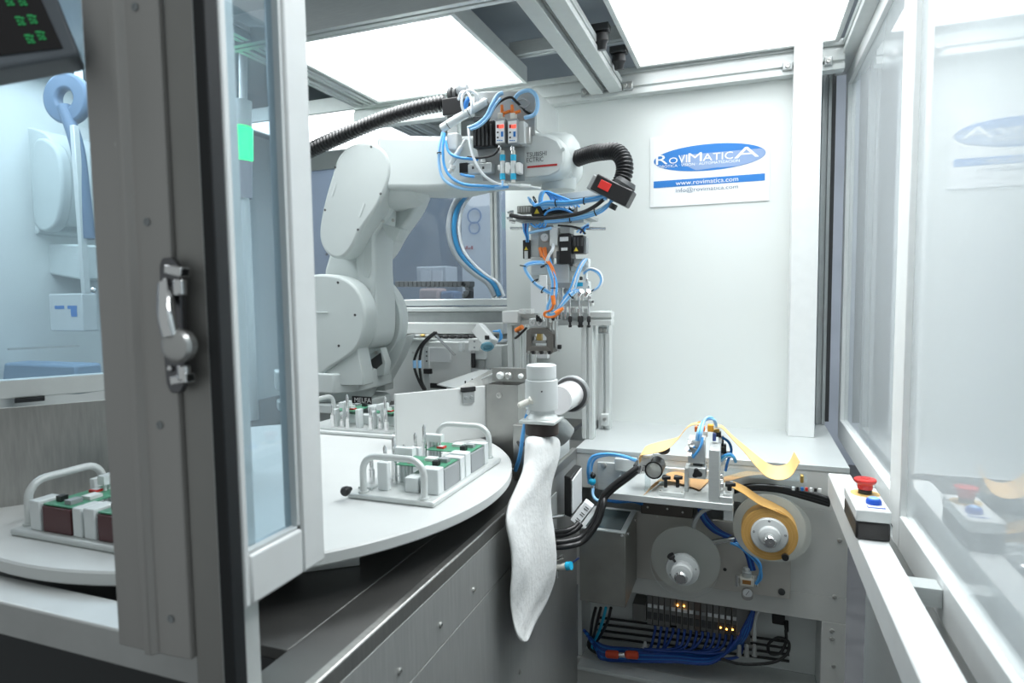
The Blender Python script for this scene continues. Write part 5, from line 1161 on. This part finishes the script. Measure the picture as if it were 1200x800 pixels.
for an in (3.6, .25): c = d1+Vector((math.cos(an)*R1*.37, -.0745, math.sin(an)*R1*.37)); MB().screw(c, (0, -1, 0), .003).build('screw', CHROME, t)
c = d1+Vector((-R1*.20, -.085, R1*.28)); m = MB(); m.lathe([(0, .003), (.012, .004), (.014, .009), (.022, .010), (.024, .007)], c, (-.5, -.3, .8), 18); m.build('black_stud', BLACK, t)
for an in (1.5, 2.8, 5.9): lathe_y([(-.02, .006), (-.0025, .006)], d1.x+math.cos(an)*R1*.38, YD1, d1.z+math.sin(an)*R1*.38+.02, 14).build('stand_off', ALU, t)
m = MB(); m.annulus((d1.x-.01, YD1+.07, d1.z-.05), (0, 1, 0), R1*1.02, R1*1.03, .0015, 72); m.build('disc_edge', LGREY, t)
YD2 = 1.70; d2 = P(901, 620, Y=YD2); R2 = (P(945, 621, Y=YD2)-d2).length
t = thing('tape_reel', 'full reel of tan tape with a round grey hub, right on the cabinet', 'reel', (d2.x, CY-.0, d2.z), 'reels on the cabinet')
lathe_y([(-.012, R2), (-.009, R2)], d2.x, YD2, d2.z, 72).build('clear_disc', DISC, t)
lathe_y([(-.010-.0, R2*.98), (-.0105, R2*.98)], d2.x+.03, YD2+.09, d2.z-.03, 8)
m = MB(); m.annulus((d2.x, YD2+.0085, d2.z), (0, -1, 0), .035, R2*.76, .045, 72); m.build('tape_roll', TANR, t, .001)
for k in range(3):
    m = MB(); m.annulus((d2.x, YD2-.0366, d2.z), (0, -1, 0), R2*(.52+.08*k), R2*(.525+.08*k), .0004, 72); m.build('roll_edge', TAN, t)
hy = YD2-.037
lathe_y([(0, R2*.50), (.006, R2*.50), (.009, R2*.47), (.012, R2*.30), (.020, R2*.27), (.022, R2*.22)], d2.x, hy, d2.z, 56).build('hub', LGREY, t)
lathe_y([(0, R2*.17), (.030, R2*.17), (.034, R2*.13), (.034, R2*.03), (.031, R2*.02)], d2.x, hy-.0221, d2.z, 32).build('hub_cap', CHROME, t)
for an in (.15, 2.95, 1.6): c = Vector((d2.x+math.cos(an)*R2*.42, hy-.0085, d2.z+math.sin(an)*R2*.42)); MB().screw(c, (0, -1, 0), .003).build('screw', CHROME, t)
m = MB(); m.lathe([(0, .006), (.008, .009), (.016, .008)], Vector((d2.x+R2*.42, hy-.002, d2.z-R2*.55)), (0, -1, 0), 18); m.build('black_stud', BLACK, t)
lathe_y([(-(CY-.0005-YD2), .012), (-.0125, .012)], d2.x, YD2, d2.z, 20).build('spindle', ALU, t)
t3 = thing('spare_disc', 'large clear disc edge standing behind the full tape reel', 'disc', (d2.x, CY-.02, d2.z)); lathe_y([(0, R2*1.02), (.003, R2*1.02)], d2.x+.02, CY-.03, d2.z-.035, 72).build('disc', DISC, t3)
rw = [(0, -.04, 0)]*5
ribbon('carrier_tape', 'wide tan tape running from the table knob down onto the full reel', [P(858, 567, Y=YD2-.02), P(872, 574, Y=YD2-.02), P(890, 586, Y=YD2-.02), P(908, 594, Y=YD2-.02), P(922, 602, Y=YD2-.018)], [(.004, .04, .004), (.003, .045, .006), (.003, .045, .007), (.002, .042, .006), (0, .04, 0)], TANR)
t = thing('tie_bar', 'polished steel bar between the two reels', 'bar', P(845, 632, Y=1.78)); m = MB(); m.cyl(P(830, 636, Y=1.80), P(862, 630, Y=1.78), .008, n=18); m.build('bar', CHROME, t)
# ---- steel electrical box
a = P(679, 620, Y=1.62); b = P(733, 712, Y=1.62); c = P(733, 623, Y=1.62)
bx0, bx1, bz0, bz1 = a.x, (b.x+c.x)/2, b.z, (a.z+c.z)/2
by1 = CY-.0125
t = thing('steel_box', 'brushed steel box with a clear window in its lid, hanging left of the reels', 'box', ((bx0+bx1)/2, 1.7, bz0))
m = MB(); m.box(bx0, bx1, 1.62, 1.80, bz0, bz1-.001); m.build('box_body', mat('box_steel', (.30, .30, .28), .35, .85, .12, 12), t, .0015)
m = MB(); zt = bz1; ww = .014
m.box(bx0, bx1, 1.615, 1.615+ww, zt, zt+.003).box(bx0, bx1, 1.80-ww, 1.80, zt, zt+.003).box(bx0, bx0+ww, 1.615+ww, 1.80-ww, zt, zt+.003).box(bx1-ww, bx1, 1.615+ww, 1.80-ww, zt, zt+.003)
m.build('lid_frame', ALU, t); MB().box(bx0+ww, bx1-ww, 1.615+ww, 1.80-ww, zt, zt+.002).build('lid_window', mat('dark_window', (.05, .07, .075), .12), t)
for p, d in ((P(729, 627, Y=1.62), (0, -1, 0)), (P(685, 622, Y=1.62), (0, -1, 0)), (Vector((bx1, 1.65, bz1-.012)), (1, 0, 0)), (Vector((bx1, 1.76, bz1-.012)), (1, 0, 0))): MB().screw(p, d, .0045, .004).build('screw', CHROME, t)
t = thing('dark_cover', 'dark brown covered box with small screws below the tape table', 'cover', P(800, 600, Y=1.80))
m = MB(); m.box(P(752, 600, Y=1.80).x, P(812, 600, Y=1.80).x, 1.785, CY-.0125, .755, .835); m.build('cover', mat('brown_cover', (.085, .075, .065), .45, .3), t, .002)
for px, py in ((759, 594), (782, 596), (770, 605), (800, 600)): MB().screw(P(px, py, Y=1.785), (0, -1, 0), .003).build('screw', SCREW, t)
tube('pale hose arching behind the empty reel', [(812, 628, 1.79), (814, 612, 1.79), (822, 600, 1.79), (834, 594, 1.79)], .006, LGREY, None, 'hose', 'supply_hose')
for k in range(3):
    tube('blue tube hanging between the reels from the table to the regulator', [(818+3*k, 590, 1.80), (822+3*k, 606, 1.79), (836+4*k, 622, 1.79), (862+3*k, 634, 1.78), (874+2*k, 648, 1.78), (880+2*k, 668, 1.78)], .0045, (BLUED, BLUEP, BLUED)[k], 'blue tubes between the reels')
for k in range(3):
    tube('blue tube looping round the pressure regulator', [(856+3*k, 636, 1.77), (866+2*k, 640, 1.765), (878+2*k, 650, 1.765), (889+k, 662, 1.765), (892-k, 676, 1.765), (886, 684, 1.77)], .004, (BLUE, BLUEP, BLUE)[k], 'blue tubes between the reels')
t = thing('pressure_regulator', 'small brass and silver pressure regulator with a round gauge', 'regulator', P(876, 690, Y=1.77))
m = MB(); pbox(m, 867, 678, 884, 687, 1.765, .03); m.build('body', CREAM, t, .003); m = MB(); pbox(m, 870, 680, 880, 684.5, 1.7635, .002); m.build('amber_window', mat('amber_dark', (.35, .16, .04), .4), t)
m = MB(); m.lathe([(0, .012), (.02, .013), (.022, .010), (.03, .009), (.032, .006)], P(875, 678, Y=1.78), (0, 0, 1), 20); m.build('adjuster', ALU, t)
m = MB(); m.lathe([(0, .0155), (.014, .0155), (.016, .0135)], P(876, 694, Y=1.78), (0, -1, -.1), 28); o = m.build('gauge', SCREW, t)
m = MB(); m.lathe([(0, .012), (.0006, .012)], P(876, 694.5, Y=1.7635), (0, -1, -.1), 24); m.build('gauge_face', PAPER, o)
m = MB(); m.rod(P(874, 697, Y=1.7624), P(878, 692, Y=1.7624), .0018, .0006); m.build('needle', BLACK, o)
for x in (864, 887): m = MB(); m.lathe([(0, .006), (.03, .006)], P(x, 686, Y=1.775), (0, 0, 1), 14); m.build('side_fitting', CHROME, t)

# ---- electronics rack in the lower recess
YK = 1.90
t = thing('io_rack', 'row of grey input-output terminal modules with amber lights in the lower recess', 'terminal rack', P(800, 720, Y=YK))
z_hi, z_lo = P(820, 698, Y=YK).z, P(820, 741, Y=YK).z
xA = P(758, 710, Y=YK).x; xB = P(880, 730, Y=YK).x; N = 17; w = (xB-xA)/N
GM = [mat('module_grey', (.17, .17, .165), .5), mat('module_dark', (.11, .11, .105), .5), mat('module_brown', (.13, .10, .085), .5)]
for k in range(N):
    x = xA+w*k; m = MB(); m.box(x+.0008, x+w-.0008, YK, YK+.055, z_lo+(.012 if k % 5 == 4 else 0)-.0006*k, z_hi-.001*k); mod = m.build('module', GM[(k*7) % 3 if k in (8, 12, 13, 3) else 0], t, .001)
    m = MB(); m.box(x+.003, x+w-.003, YK-.003, YK, z_lo+.055, z_lo+.066); m.build('tag_strip', PAPER if k not in (3, 8, 9) else GREY, mod)
    m = MB(); m.box(x+.003, x+w-.003, YK-.002, YK, z_lo+.018, z_lo+.04); m.build('port', DARK, mod)
for px, py in ((794, 709), (801.5, 710), (844.5, 735), (851.5, 737), (858.5, 737.5)):
    MB().lathe([(0, .0022), (.001, .0022)], P(px, py, Y=YK-.003), (0, -1, 0), 10).build('amber_light', LAMPA, t)
m = MB(); pbox(m, 741, 708, 757, 728, YK-.005, .07); m.build('end_coupler', GM[0], t, .002); m = MB(); pbox(m, 863, 712, 878, 745, YK-.006, .07); m.build('end_coupler', mat('coupler_grey', (.22, .22, .215), .5), t, .002)
m = MB(); m.box(xA-.06, xB+.02, YK+.0555, YK+.0605, .47, .50); m.build('din_rail', SCREW, t)
# cables in the recess
G3 = 'blue tubes below the terminal rack'
random.seed(5)
for k in range(16):
    x = 768+6.9*k; dx = random.uniform(-3, 3); yb = 757+.12*(x-768)*.5+random.uniform(-3, 6)
    yt = 733+.12*(x-768)
    tube('deep blue tube dropping from a terminal module into the loom', [(x, yt, YK-.006), (x-1, yt+8, YK-.015), (x-8+dx, yb, YK-.03), (x-26+dx, yb+4, YK-.045), (x-50+dx, yb+3, YK-.05)], .0042, BLUED, G3)
for k in range(9):
    tube('long deep blue tube lying across the bottom of the recess', [(684+2*k, 738+3*k, YK-.06), (706, 756+2*k, YK-.03-.003*k), (740, 760+1.8*k, YK-.035-.004*k), (790, 764+1.4*k, YK-.04-.004*k), (835, 768+1.0*k, YK-.035-.004*k), (864, 757-k, YK-.03-.003*k), (878-k, 738, YK-.05), (884, 712, YK-.04)], .0045, (BLUED, BLUEP, BLUED)[k % 3], G3)
for k in range(4):
    yb = 722+7.5*k
    tube('black straight cable along the back of the recess', [(700, yb+1, 1.96), (780, yb+11, 1.96), (850, yb+20, 1.96), (925, yb+30, 1.96)], .004, BLACK, 'black cables in the recess', 'cable', 'power_cable')
tube('grey cable arching at the right of the terminal rack', [(884, 750, YK-.03), (884, 728, YK-.03), (890, 714, YK-.03), (902, 711, YK-.03), (910, 716, YK-.02)], .006, LGREY, None, 'cable', 'power_cable')
tube('black cable with a loop hanging at the right of the recess', [(921, 738, YK), (921, 752, YK-.01), (914, 765, YK-.02), (902, 765, YK-.02), (901, 754, YK-.02), (912, 747, YK-.02), (924, 752, YK-.02), (922, 766, YK-.03), (905, 776, YK-.05), (870, 778, YK-.08), (845, 772, YK-.1)], .0042, BLACK, None, 'cable', 'power_cable')
t = thing('angle_plug', 'black angled plug on the recess wall at the right', 'plug', P(915, 728, Y=YK+.02)); m = MB(); pbox(m, 905, 721, 920, 732, YK+.015, .045); m.build('plug_body', BLACK, t, .003); m = MB(); m.cyl(P(921, 727, Y=YK+.02), P(922, 740, Y=YK), .007, .005, 14); m.build('plug_tail', BLACK, t); m = MB(); pbox(m, 908, 716, 915, 720.5, YK+.03, .02); m.build('socket', SCREW, t)
for k in range(2):
    t = thing('red_coupling', ('left', 'right')[k]+' red hose coupling on the recess floor', 'coupling', P(718+24*k, 766, Y=1.86), 'red hose couplings'); m = MB(); a = P(710+23*k, 766+.6*k, Y=1.81); b = P(725+23*k, 767+.6*k, Y=1.81); m.tube([a, a.lerp(b, .1), a.lerp(b, .9), b], [.008, .0115, .0115, .008], 18); m.build('sleeve', mat('coupling_red', (.55, .06, .02), .4), t)
t = thing('coupling_joint', 'silver joint between the two red couplings', 'coupling', P(730, 767, Y=1.86)); m = MB(); m.cyl(P(725.5, 767, Y=1.81), P(732.5, 767.3, Y=1.81), .007, n=14); m.build('joint', CHROME, t)
t = thing('cable_spider', 'small white plastic cable holder at the foot of the blue tubes', 'holder', P(756, 762, Y=1.87)); m = MB(); c = P(756, 763, Y=1.87); m.lathe([(0, .022), (.006, .018), (.012, .008), (.03, .004)], c, (0, 0, 1), 16); m.build('body', GUIDE, t)
for k in range(4):
    tube('black or blue cable dropping from the steel box into the recess', [(716-6*k, 712, 1.76), (712-6*k, 728, 1.80), (704-4*k, 744, 1.85), (696-2*k, 758, 1.87), (706, 768, 1.865-.004*k), (722, 770, 1.86)], .0045, (BLACK, TEAL, BLACK, BLACK)[k], 'cables dropping from the steel box', 'cable', 'power_cable')
for k in range(3):
    t = thing('white_fitting', 'small whitish tube fitting standing at the right of the rack', 'fitting', P(866+9*k, 765, Y=YK-.04), 'white fittings beside the rack'); m = MB(); c = P(866+9*k, 768, Y=YK-.04); m.lathe([(0, .008), (.01, .006), (.03, .006), (.034, .003)], c, (0, 0, 1), 14); m.build('body', mat('fitting_grey', (.35, .36, .35), .4), t)

# ---- gadgets on the pit's left side
t = thing('wall_reader', 'black box with a white front on the steel side, under the bench corner', 'reader', P(668, 600, Y=1.70))
Yq = 1.66
m = MB(); p0 = P(671, 546, X=-.44); 
x_w = -.44
f0, f1, f2, f3 = P(671, 563, Y=1.60), P(682, 548, Y=1.67), P(682, 588, Y=1.67), P(671, 602, Y=1.60)
m.prism([f0, f1, f2, f3], (-.004, .002, 0)); m.build('white_front', PAPER, t, .001)
e = Vector((-.022, .012, 0)); m = MB(); m.prism([p+Vector((-.0045, .002, 0)) for p in (P(670.5, 560, Y=1.598), P(683, 546, Y=1.675), P(683, 591, Y=1.675), P(670.5, 607, Y=1.598))], e); m.build('black_body', BLACK, t, .003)
m = MB(); m.box(-.477, -.473, 1.52, 1.60, .70, .855); m.build('back_bracket', ALU, t, .001)
m = MB(); m.cyl((-.476, 1.5, .815), (-.45, 1.58, .80), .005, n=12); m.build('stud', CHROME, t)
t = thing('label_block', 'white tilted terminal block with three printed marks, beside the black cables', 'block', P(683, 605, Y=1.60))
a, b = P(691, 589, Y=1.60), P(674, 611, Y=1.58); d = (b-a).normalized(); u = Vector((-d.z, 0, d.x)); u = u if u.x > 0 else -u
m = MB(); m.obox((a+b)/2, (b-a)/2, u*.014, (0, .012, 0)); m.build('body', PAPER, t, .002)
for k in range(3):
    c = a.lerp(b, .2+.3*k)+Vector((0, -.0125, 0)); 
    for s_ in (-1, 1): m = MB(); m.obox(c+u*.003+d*.003*s_, u*.006, (0, .0006, 0), d*.0009); m.build('printed_mark', DARK, t)
G4 = 'thick black cables to the tape table'
for k in range(2):
    tube(('outer', 'inner')[k]+' thick black cable bending down from the tape table to the steel side', [(748-2*k, 547+5*k, 1.61), (738-2*k, 554+6*k, 1.60), (722-2*k, 566+6*k, 1.59), (708+1*k, 579+4*k, 1.58), (703+4*k, 592, 1.575-.01*k), (695+5*k, 612+k, 1.565-.01*k), (682+k, 628+6*k, 1.55-.01*k), (664, 634+6*k, 1.52-.01*k), (645, 635+6*k, 1.50)], .0075, BLACK, G4, 'cable', 'power_cable', 12)
for k in range(2):
    tube(('upper', 'lower')[k]+' short black cable from the white label block to the bag side', [(678+3*k, 612+2*k, 1.575), (672+2*k, 618+3*k, 1.56), (662, 622+4*k, 1.54), (648, 624+4*k, 1.50)], .007, BLACK, G4, 'cable', 'power_cable', 10)
for k in range(3):
    tube('pale blue tube arching over the grey plate below the bench edge', [(694-2*k, 566, 1.78), (693-2*k, 548, 1.78-.01*k), (698-2*k, 537-k, 1.78-.01*k), (712, 533-.8*k, 1.78-.01*k), (730, 535-.6*k, 1.77), (746, 540-.5*k, 1.74)], .0038, (BLUE, BLUEL, BLUE)[k], 'blue tubes under the bench edge')
tube('pale blue tube bending behind the black cables to the plate valve', [(695, 572, 1.76), (695, 580, 1.75), (700, 586, 1.74), (708, 585, 1.74)], .0045, BLUEL, 'blue tubes under the bench edge')
for k in range(2): tube('blue tube under the left end of the tape table', [(712, 584+2*k, 1.73), (724, 586+1.5*k, 1.73), (742, 585+2*k, 1.74), (752, 590, 1.77)], .005, BLUEP, 'blue tubes under the bench edge')
t = thing('push_valve', 'small hand valve with blue and black ends on the plate left of the tape table', 'valve', P(694, 565, Y=1.77)); m = MB(); m.cyl(P(694, 552, Y=1.775), P(696, 572, Y=1.775), .006, n=14); m.build('body', CHROME, t); m = MB(); m.ball(P(694, 564, Y=1.765), .011, (1, 1, 1), 16); m.build('blue_end', TEAL, t); m = MB(); m.ball(P(695, 557, Y=1.765), .008, (1, 1, 1), 14); m.build('black_end', BLACK, t)
t = thing('hand_valve', 'white and silver hand valve with a blue knob beside the bag', 'valve', P(655, 662, Y=1.52)); m = MB(); m.cyl(P(646, 665, Y=1.50), P(666, 663, Y=1.50), .007, .009, 16); m.build('white_stem', CREAM, t); m = MB(); m.cyl(P(664, 663, Y=1.497), P(669.5, 662.5, Y=1.495), .0105, n=18); m.build('blue_knob', TEAL, t)
m = MB(); m.cyl(P(650, 655, Y=1.50), P(660, 652, Y=1.50), .006, n=14).cyl(P(652, 668, Y=1.50), P(652, 676, Y=1.50), .006, n=14).cyl(P(650, 643, Y=1.51), P(650, 652, Y=1.50), .005, n=12); m.mats = []; m.build('silver_branch', CHROME, t)
tube('thin dark blue wire from the hand valve towards the steel box', [(664, 668, 1.50), (670, 660, 1.52), (678, 654, 1.60)], .002, BLUED, None, 'wire', 'wire')
# cable bundle right under the bench (black with white ties)
for k in range(3):
    tube('thick black cable running right under the bench edge behind the reel', [(846, 579+2*k, 1.80), (862, 572+1.5*k, 1.80), (885, 569+1.5*k, 1.81), (915, 571+2*k, 1.81), (945, 577+3*k, 1.81), (972, 585+3*k, 1.815)], .007, BLACK, 'black cables under the bench edge', 'cable', 'power_cable', 10)
t = thing('wire_tags', 'row of small white and red marker tags under the clear plate', 'tag', P(945, 573, Y=1.78))
for k in range(7):
    m = MB(); x = 928+5.2*k; pbox(m, x, 570.5+.35*k, x+3.4, 574.5+.35*k, 1.785, .006); m.build('marker_tag', (PAPER, BLACK, BLUEP, RED, PAPER, BLACK, PAPER)[k], t, .0005)

# ================================================================ PUSH BUTTON BOX ON THE RAIL
bx0_, bx1_ = .1935, .2505; y0, y1 = 1.298, 1.452; zb = .9203
t = thing('button_box', 'white and black control box on the white rail with red and blue buttons', 'control box', ((bx0_+bx1_)/2, 1.37, zb))
zs = P(1001, 610.5, Y=y0).z; zt = P(1001, 596, Y=y0).z
m = MB(); m.box(bx0_, bx1_, y0, y1, zb, zs); m.build('black_base', mat('box_black', (.02, .018, .018), .4), t, .004); m = MB(); m.box(bx0_-.0005, bx1_+.0005, y0-.0005, y1+.0005, zs+.0004, zt); m.build('white_cover', WHITE, t, .003)
ex = P(1015, 577, Z=zt+.01); c = Vector((.224, 1.405, zt))
m = MB(); m.lathe([(0, .0262), (.0008, .0262)], c, (0, 0, 1), 48); m.build('amber_plate', AMBER, t)
m = MB(); m.lathe([(.0009, .0125), (.008, .0125), (.008, .011), (.013, .011)], c, (0, 0, 1), 28); m.build('black_collar', BLACK, t)
m = MB(); m.lathe([(.010, .0135), (.019, .014), (.024, .0195), (.028, .0205), (.030, .0195), (.0315, .012), (.032, .004)], c, (0, 0, 1), 40); m.build('red_mushroom_button', mat('button_red', (.62, .035, .03), .3), t)
m = MB(); m.annulus(c+Vector((0, 0, .0318)), (0, 0, 1), .007, .009, .0005, 24); m.build('arrow_ring', mat('button_dark_red', (.35, .02, .02), .4), t)
c = Vector((.229, 1.342, zt)); m = MB(); m.lathe([(0, .0135), (.006, .0135), (.009, .012)], c, (0, 0, 1), 32); m.build('blue_bezel', BLUEB, t); m = MB(); m.lathe([(.009, .0095), (.011, .0095), (.0125, .007)], c, (0, 0, 1), 32); m.build('blue_lens', BLUEC, t)
m = MB(); m.box(.2145, .244, 1.312, 1.325, zt+.0002, zt+.0012); m.build('label_frame', BLUEB, t); m = MB(); m.box(.216, .2425, 1.314, 1.323, zt+.0013, zt+.0016); m.build('label_card', PAPER, t)
for x, y in ((.198, 1.304), (.246, 1.304), (.198, 1.446)): MB().lathe([(0, .0025), (.0004, .0025)], (x, y, zt), (0, 0, 1), 12).build('cover_screw', LGREY, t)

# ================================================================ SEEN THROUGH THE LEFT SHEETS
t = thing('tower_light', 'green glowing signal lamp on a white column, seen through the narrow door pane', 'signal lamp', P(285, 250, Y=1.9))
def vc(mm, x, y0_, y1_, r, Y=1.9): mm.cyl(P(x, y1_, Y=Y), P(x, y0_, Y=Y), r, n=28); return mm
vc(MB(), 283, 118, 148, .036).build('white_cap', WHITE, t); vc(MB(), 283, 150, 187, .041).build('green_lens', LAMPG, t); vc(MB(), 283, 189, 232, .038).build('grey_segment', mat('lamp_grey', (.42, .40, .44), .4), t)
vc(MB(), 285, 45, 116, .015).build('hanging_rod', WHITE, t); a = P(285, 232, Y=1.9); m = MB(); m.cyl((a.x, a.y, .9205), a, .022, n=24); m.build('lower_column', WHITE, t)
t = thing('robot_stand_in', 'pale arm shape standing in for the robot image in the blue tinted sheet on the left', 'robot', P(30, 330, Y=1.9))  # simplified arm, stands in for the robot image showing in the sheet
Yn = 1.75
m = MB(); pr = poly([(-60, 165), (10, 150), (45, 152), (62, 170), (68, 215), (64, 250), (52, 262), (40, 262), (38, 276), (-60, 280)], Yn); m.prism(smooth(pr, 4), (0, .30, 0)); m.build('arm_housing', ROBOT, t, .03, seg=4)
m = MB(); m.prism(smooth(poly([(38, 168), (64, 172), (72, 215), (64, 264), (40, 262)], Yn-.015), 4), (0, .05, 0)); m.build('end_cover', ROBOTD, t, .012, seg=3)
m = MB(); m.prism(poly([(-60, 284), (94, 286), (94, 328), (60, 322), (-60, 296)], Yn+.05), (0, .22, 0)); m.build('shelf_arm', ROBOT, t, .01, seg=3)
m = MB(); m.prism(poly([(66, 148), (92, 148), (92, 290), (70, 290)], Yn+.2), (0, .05, 0)); m.build('back_sheet', WHITE, t)
m = MB(); m.lathe([(0, .12), (.02, .15), (.2, .16)], P(-28, 372, Y=Yn-.03), (0, 1, 0), 40); m.build('round_cover', ROBOT, t)
m = MB(); m.rod(P(87, 147, Y=Yn-.05), P(101, 344, Y=Yn-.05), .022, .022); m.build('bar', ALUW, t, .002); m = MB(); m.ball(P(109, 340, Y=Yn-.06), .012, (1, 1, 1), 14); m.build('end_knob', CHROME, t)
t = thing('switch_box', 'small grey box with two dark marks hanging on the bar left of the door post', 'box', P(77, 366, Y=Yn)); m = MB(); pbox(m, 58, 344, 97, 388, Yn-.03, .06); m.build('body', LGREY, t, .004)
for q in ((64, 358, 75, 362), (79, 358, 90, 362), (83, 362, 90, 371)): m = MB(); pbox(m, *q, Yn-.0312, .001); m.build('dark_mark', BLUEP, t)
t = thing('blue_stool', 'dark blue low rack seen through the tinted sheet at the lower left', 'rack', P(45, 450, Y=1.58)); m = MB(); m.prism(poly([(4, 425), (88, 428), (92, 462), (0, 462)], 1.58), (0, .1, 0)); m.build('body', mat('rack_blue', (.16, .26, .38), .5), t, .01)
m = MB(); m.rod(P(10, 409, Y=1.57), P(92, 405, Y=1.57), .008, .008); m.build('rail', SCREW, t)
t = thing('round_cable_reel', 'large grey-blue hose coil high behind the tinted sheet', 'reel', P(80, 120, Y=1.75)); c = P(85, 118, Y=1.75); m = MB(); m.rod(c+Vector((0, .03, .08)), (c.x, c.y+.03, 2.329), .02, .02); m.build('hanger', WHITE, t); m = MB(); m.annulus(c, (.2, -1, 0), .035, .095, .04, 40); m.build('coil', mat('coil_blue', (.09, .15, .24), .5), t, .01)
mb = MB(); mb.tube(px_path([(75, 125, 1.72), (84, 150, 1.72), (92, 180, 1.72), (98, 230, 1.72), (104, 280, 1.72)], 7), .024, 16); mb.build('hanging_end', _M['coil_blue'], t, ang=80)

# ================================================================ HALL BEHIND THE WINDOWS
t = thing('hall_cabinet', 'dark blue-grey cabinet out of focus behind the left back window', 'cabinet', (-3.0, 4.9, 0))
a = P(455, 240, Y=4.8); b = P(536, 350, Y=4.8); MB().box(a.x, b.x, 4.8, 5.2, 0, a.z+.2).build('body', mat('hall_dark_blue', (.13, .17, .21), .5, 0, .2, 2), t, .01)
t = thing('hall_monitor', 'pale screen unit out of focus behind the back window, above the cable chain', 'screen', P(505, 330, Y=4.3)); m = MB(); pbox(m, 488, 312, 523, 334, 4.3, .2); m.build('body', LGREY, t, .01)
for k in range(2): m = MB(); pbox(m, 493+14*k, 317, 504+14*k, 330, 4.29, .01); m.build('pale_field', PAPER, t)
m = MB(); c = P(505, 334, Y=4.4); m.box(c.x-.03, c.x+.03, 4.38, 4.44, 0, c.z); m.build('stand', GREY, t)
t = thing('person_stand_in', 'pinkish block standing in for blurred hands behind the cable chain', 'box', P(500, 345, Y=4.1)); c = P(490, 338, Y=4.1); d = P(514, 347, Y=4.1); MB().box(c.x, d.x, 4.1, 4.25, 0, c.z).build('body', mat('hall_pink', (.55, .36, .30), .6), t, .02)  # plain block in place of a person's blurred hands
t = thing('person_stand_in', 'dark blue block standing in for a blurred person, right of the pinkish one', 'box', P(520, 345, Y=4.1)); c = P(515, 341, Y=4.1); d = P(532, 347, Y=4.1); MB().box(c.x, d.x, 4.1, 4.25, 0, c.z).build('body', mat('hall_navy', (.05, .12, .24), .6), t, .02)  # plain block in place of the blue part of a blurred person
t = thing('whiteboard', 'pale board with faint marks behind the back window right of the hose', 'board', P(560, 300, Y=4.6)); a = P(540, 225, Y=4.6); b = P(588, 350, Y=4.6)
MB().box(a.x, b.x, 4.6, 4.63, 0, a.z+.2).build('board', PAPER, t); m = MB(); c = P(556, 253, Y=4.59); m.annulus(c, (0, -1, 0), .05, .062, .004, 24); m.build('faint_ring', GREYP, t); m = MB(); c = P(556, 267, Y=4.59); m.annulus(c, (0, -1, 0), .04, .05, .004, 24); m.build('faint_ring', GREYP, t)
for k in range(4): m = MB(); pbox(m, 543+3*k, 290-2*(k % 2), 545+3*k, 292, 4.59, .005); m.build('red_mark', REDP, t)
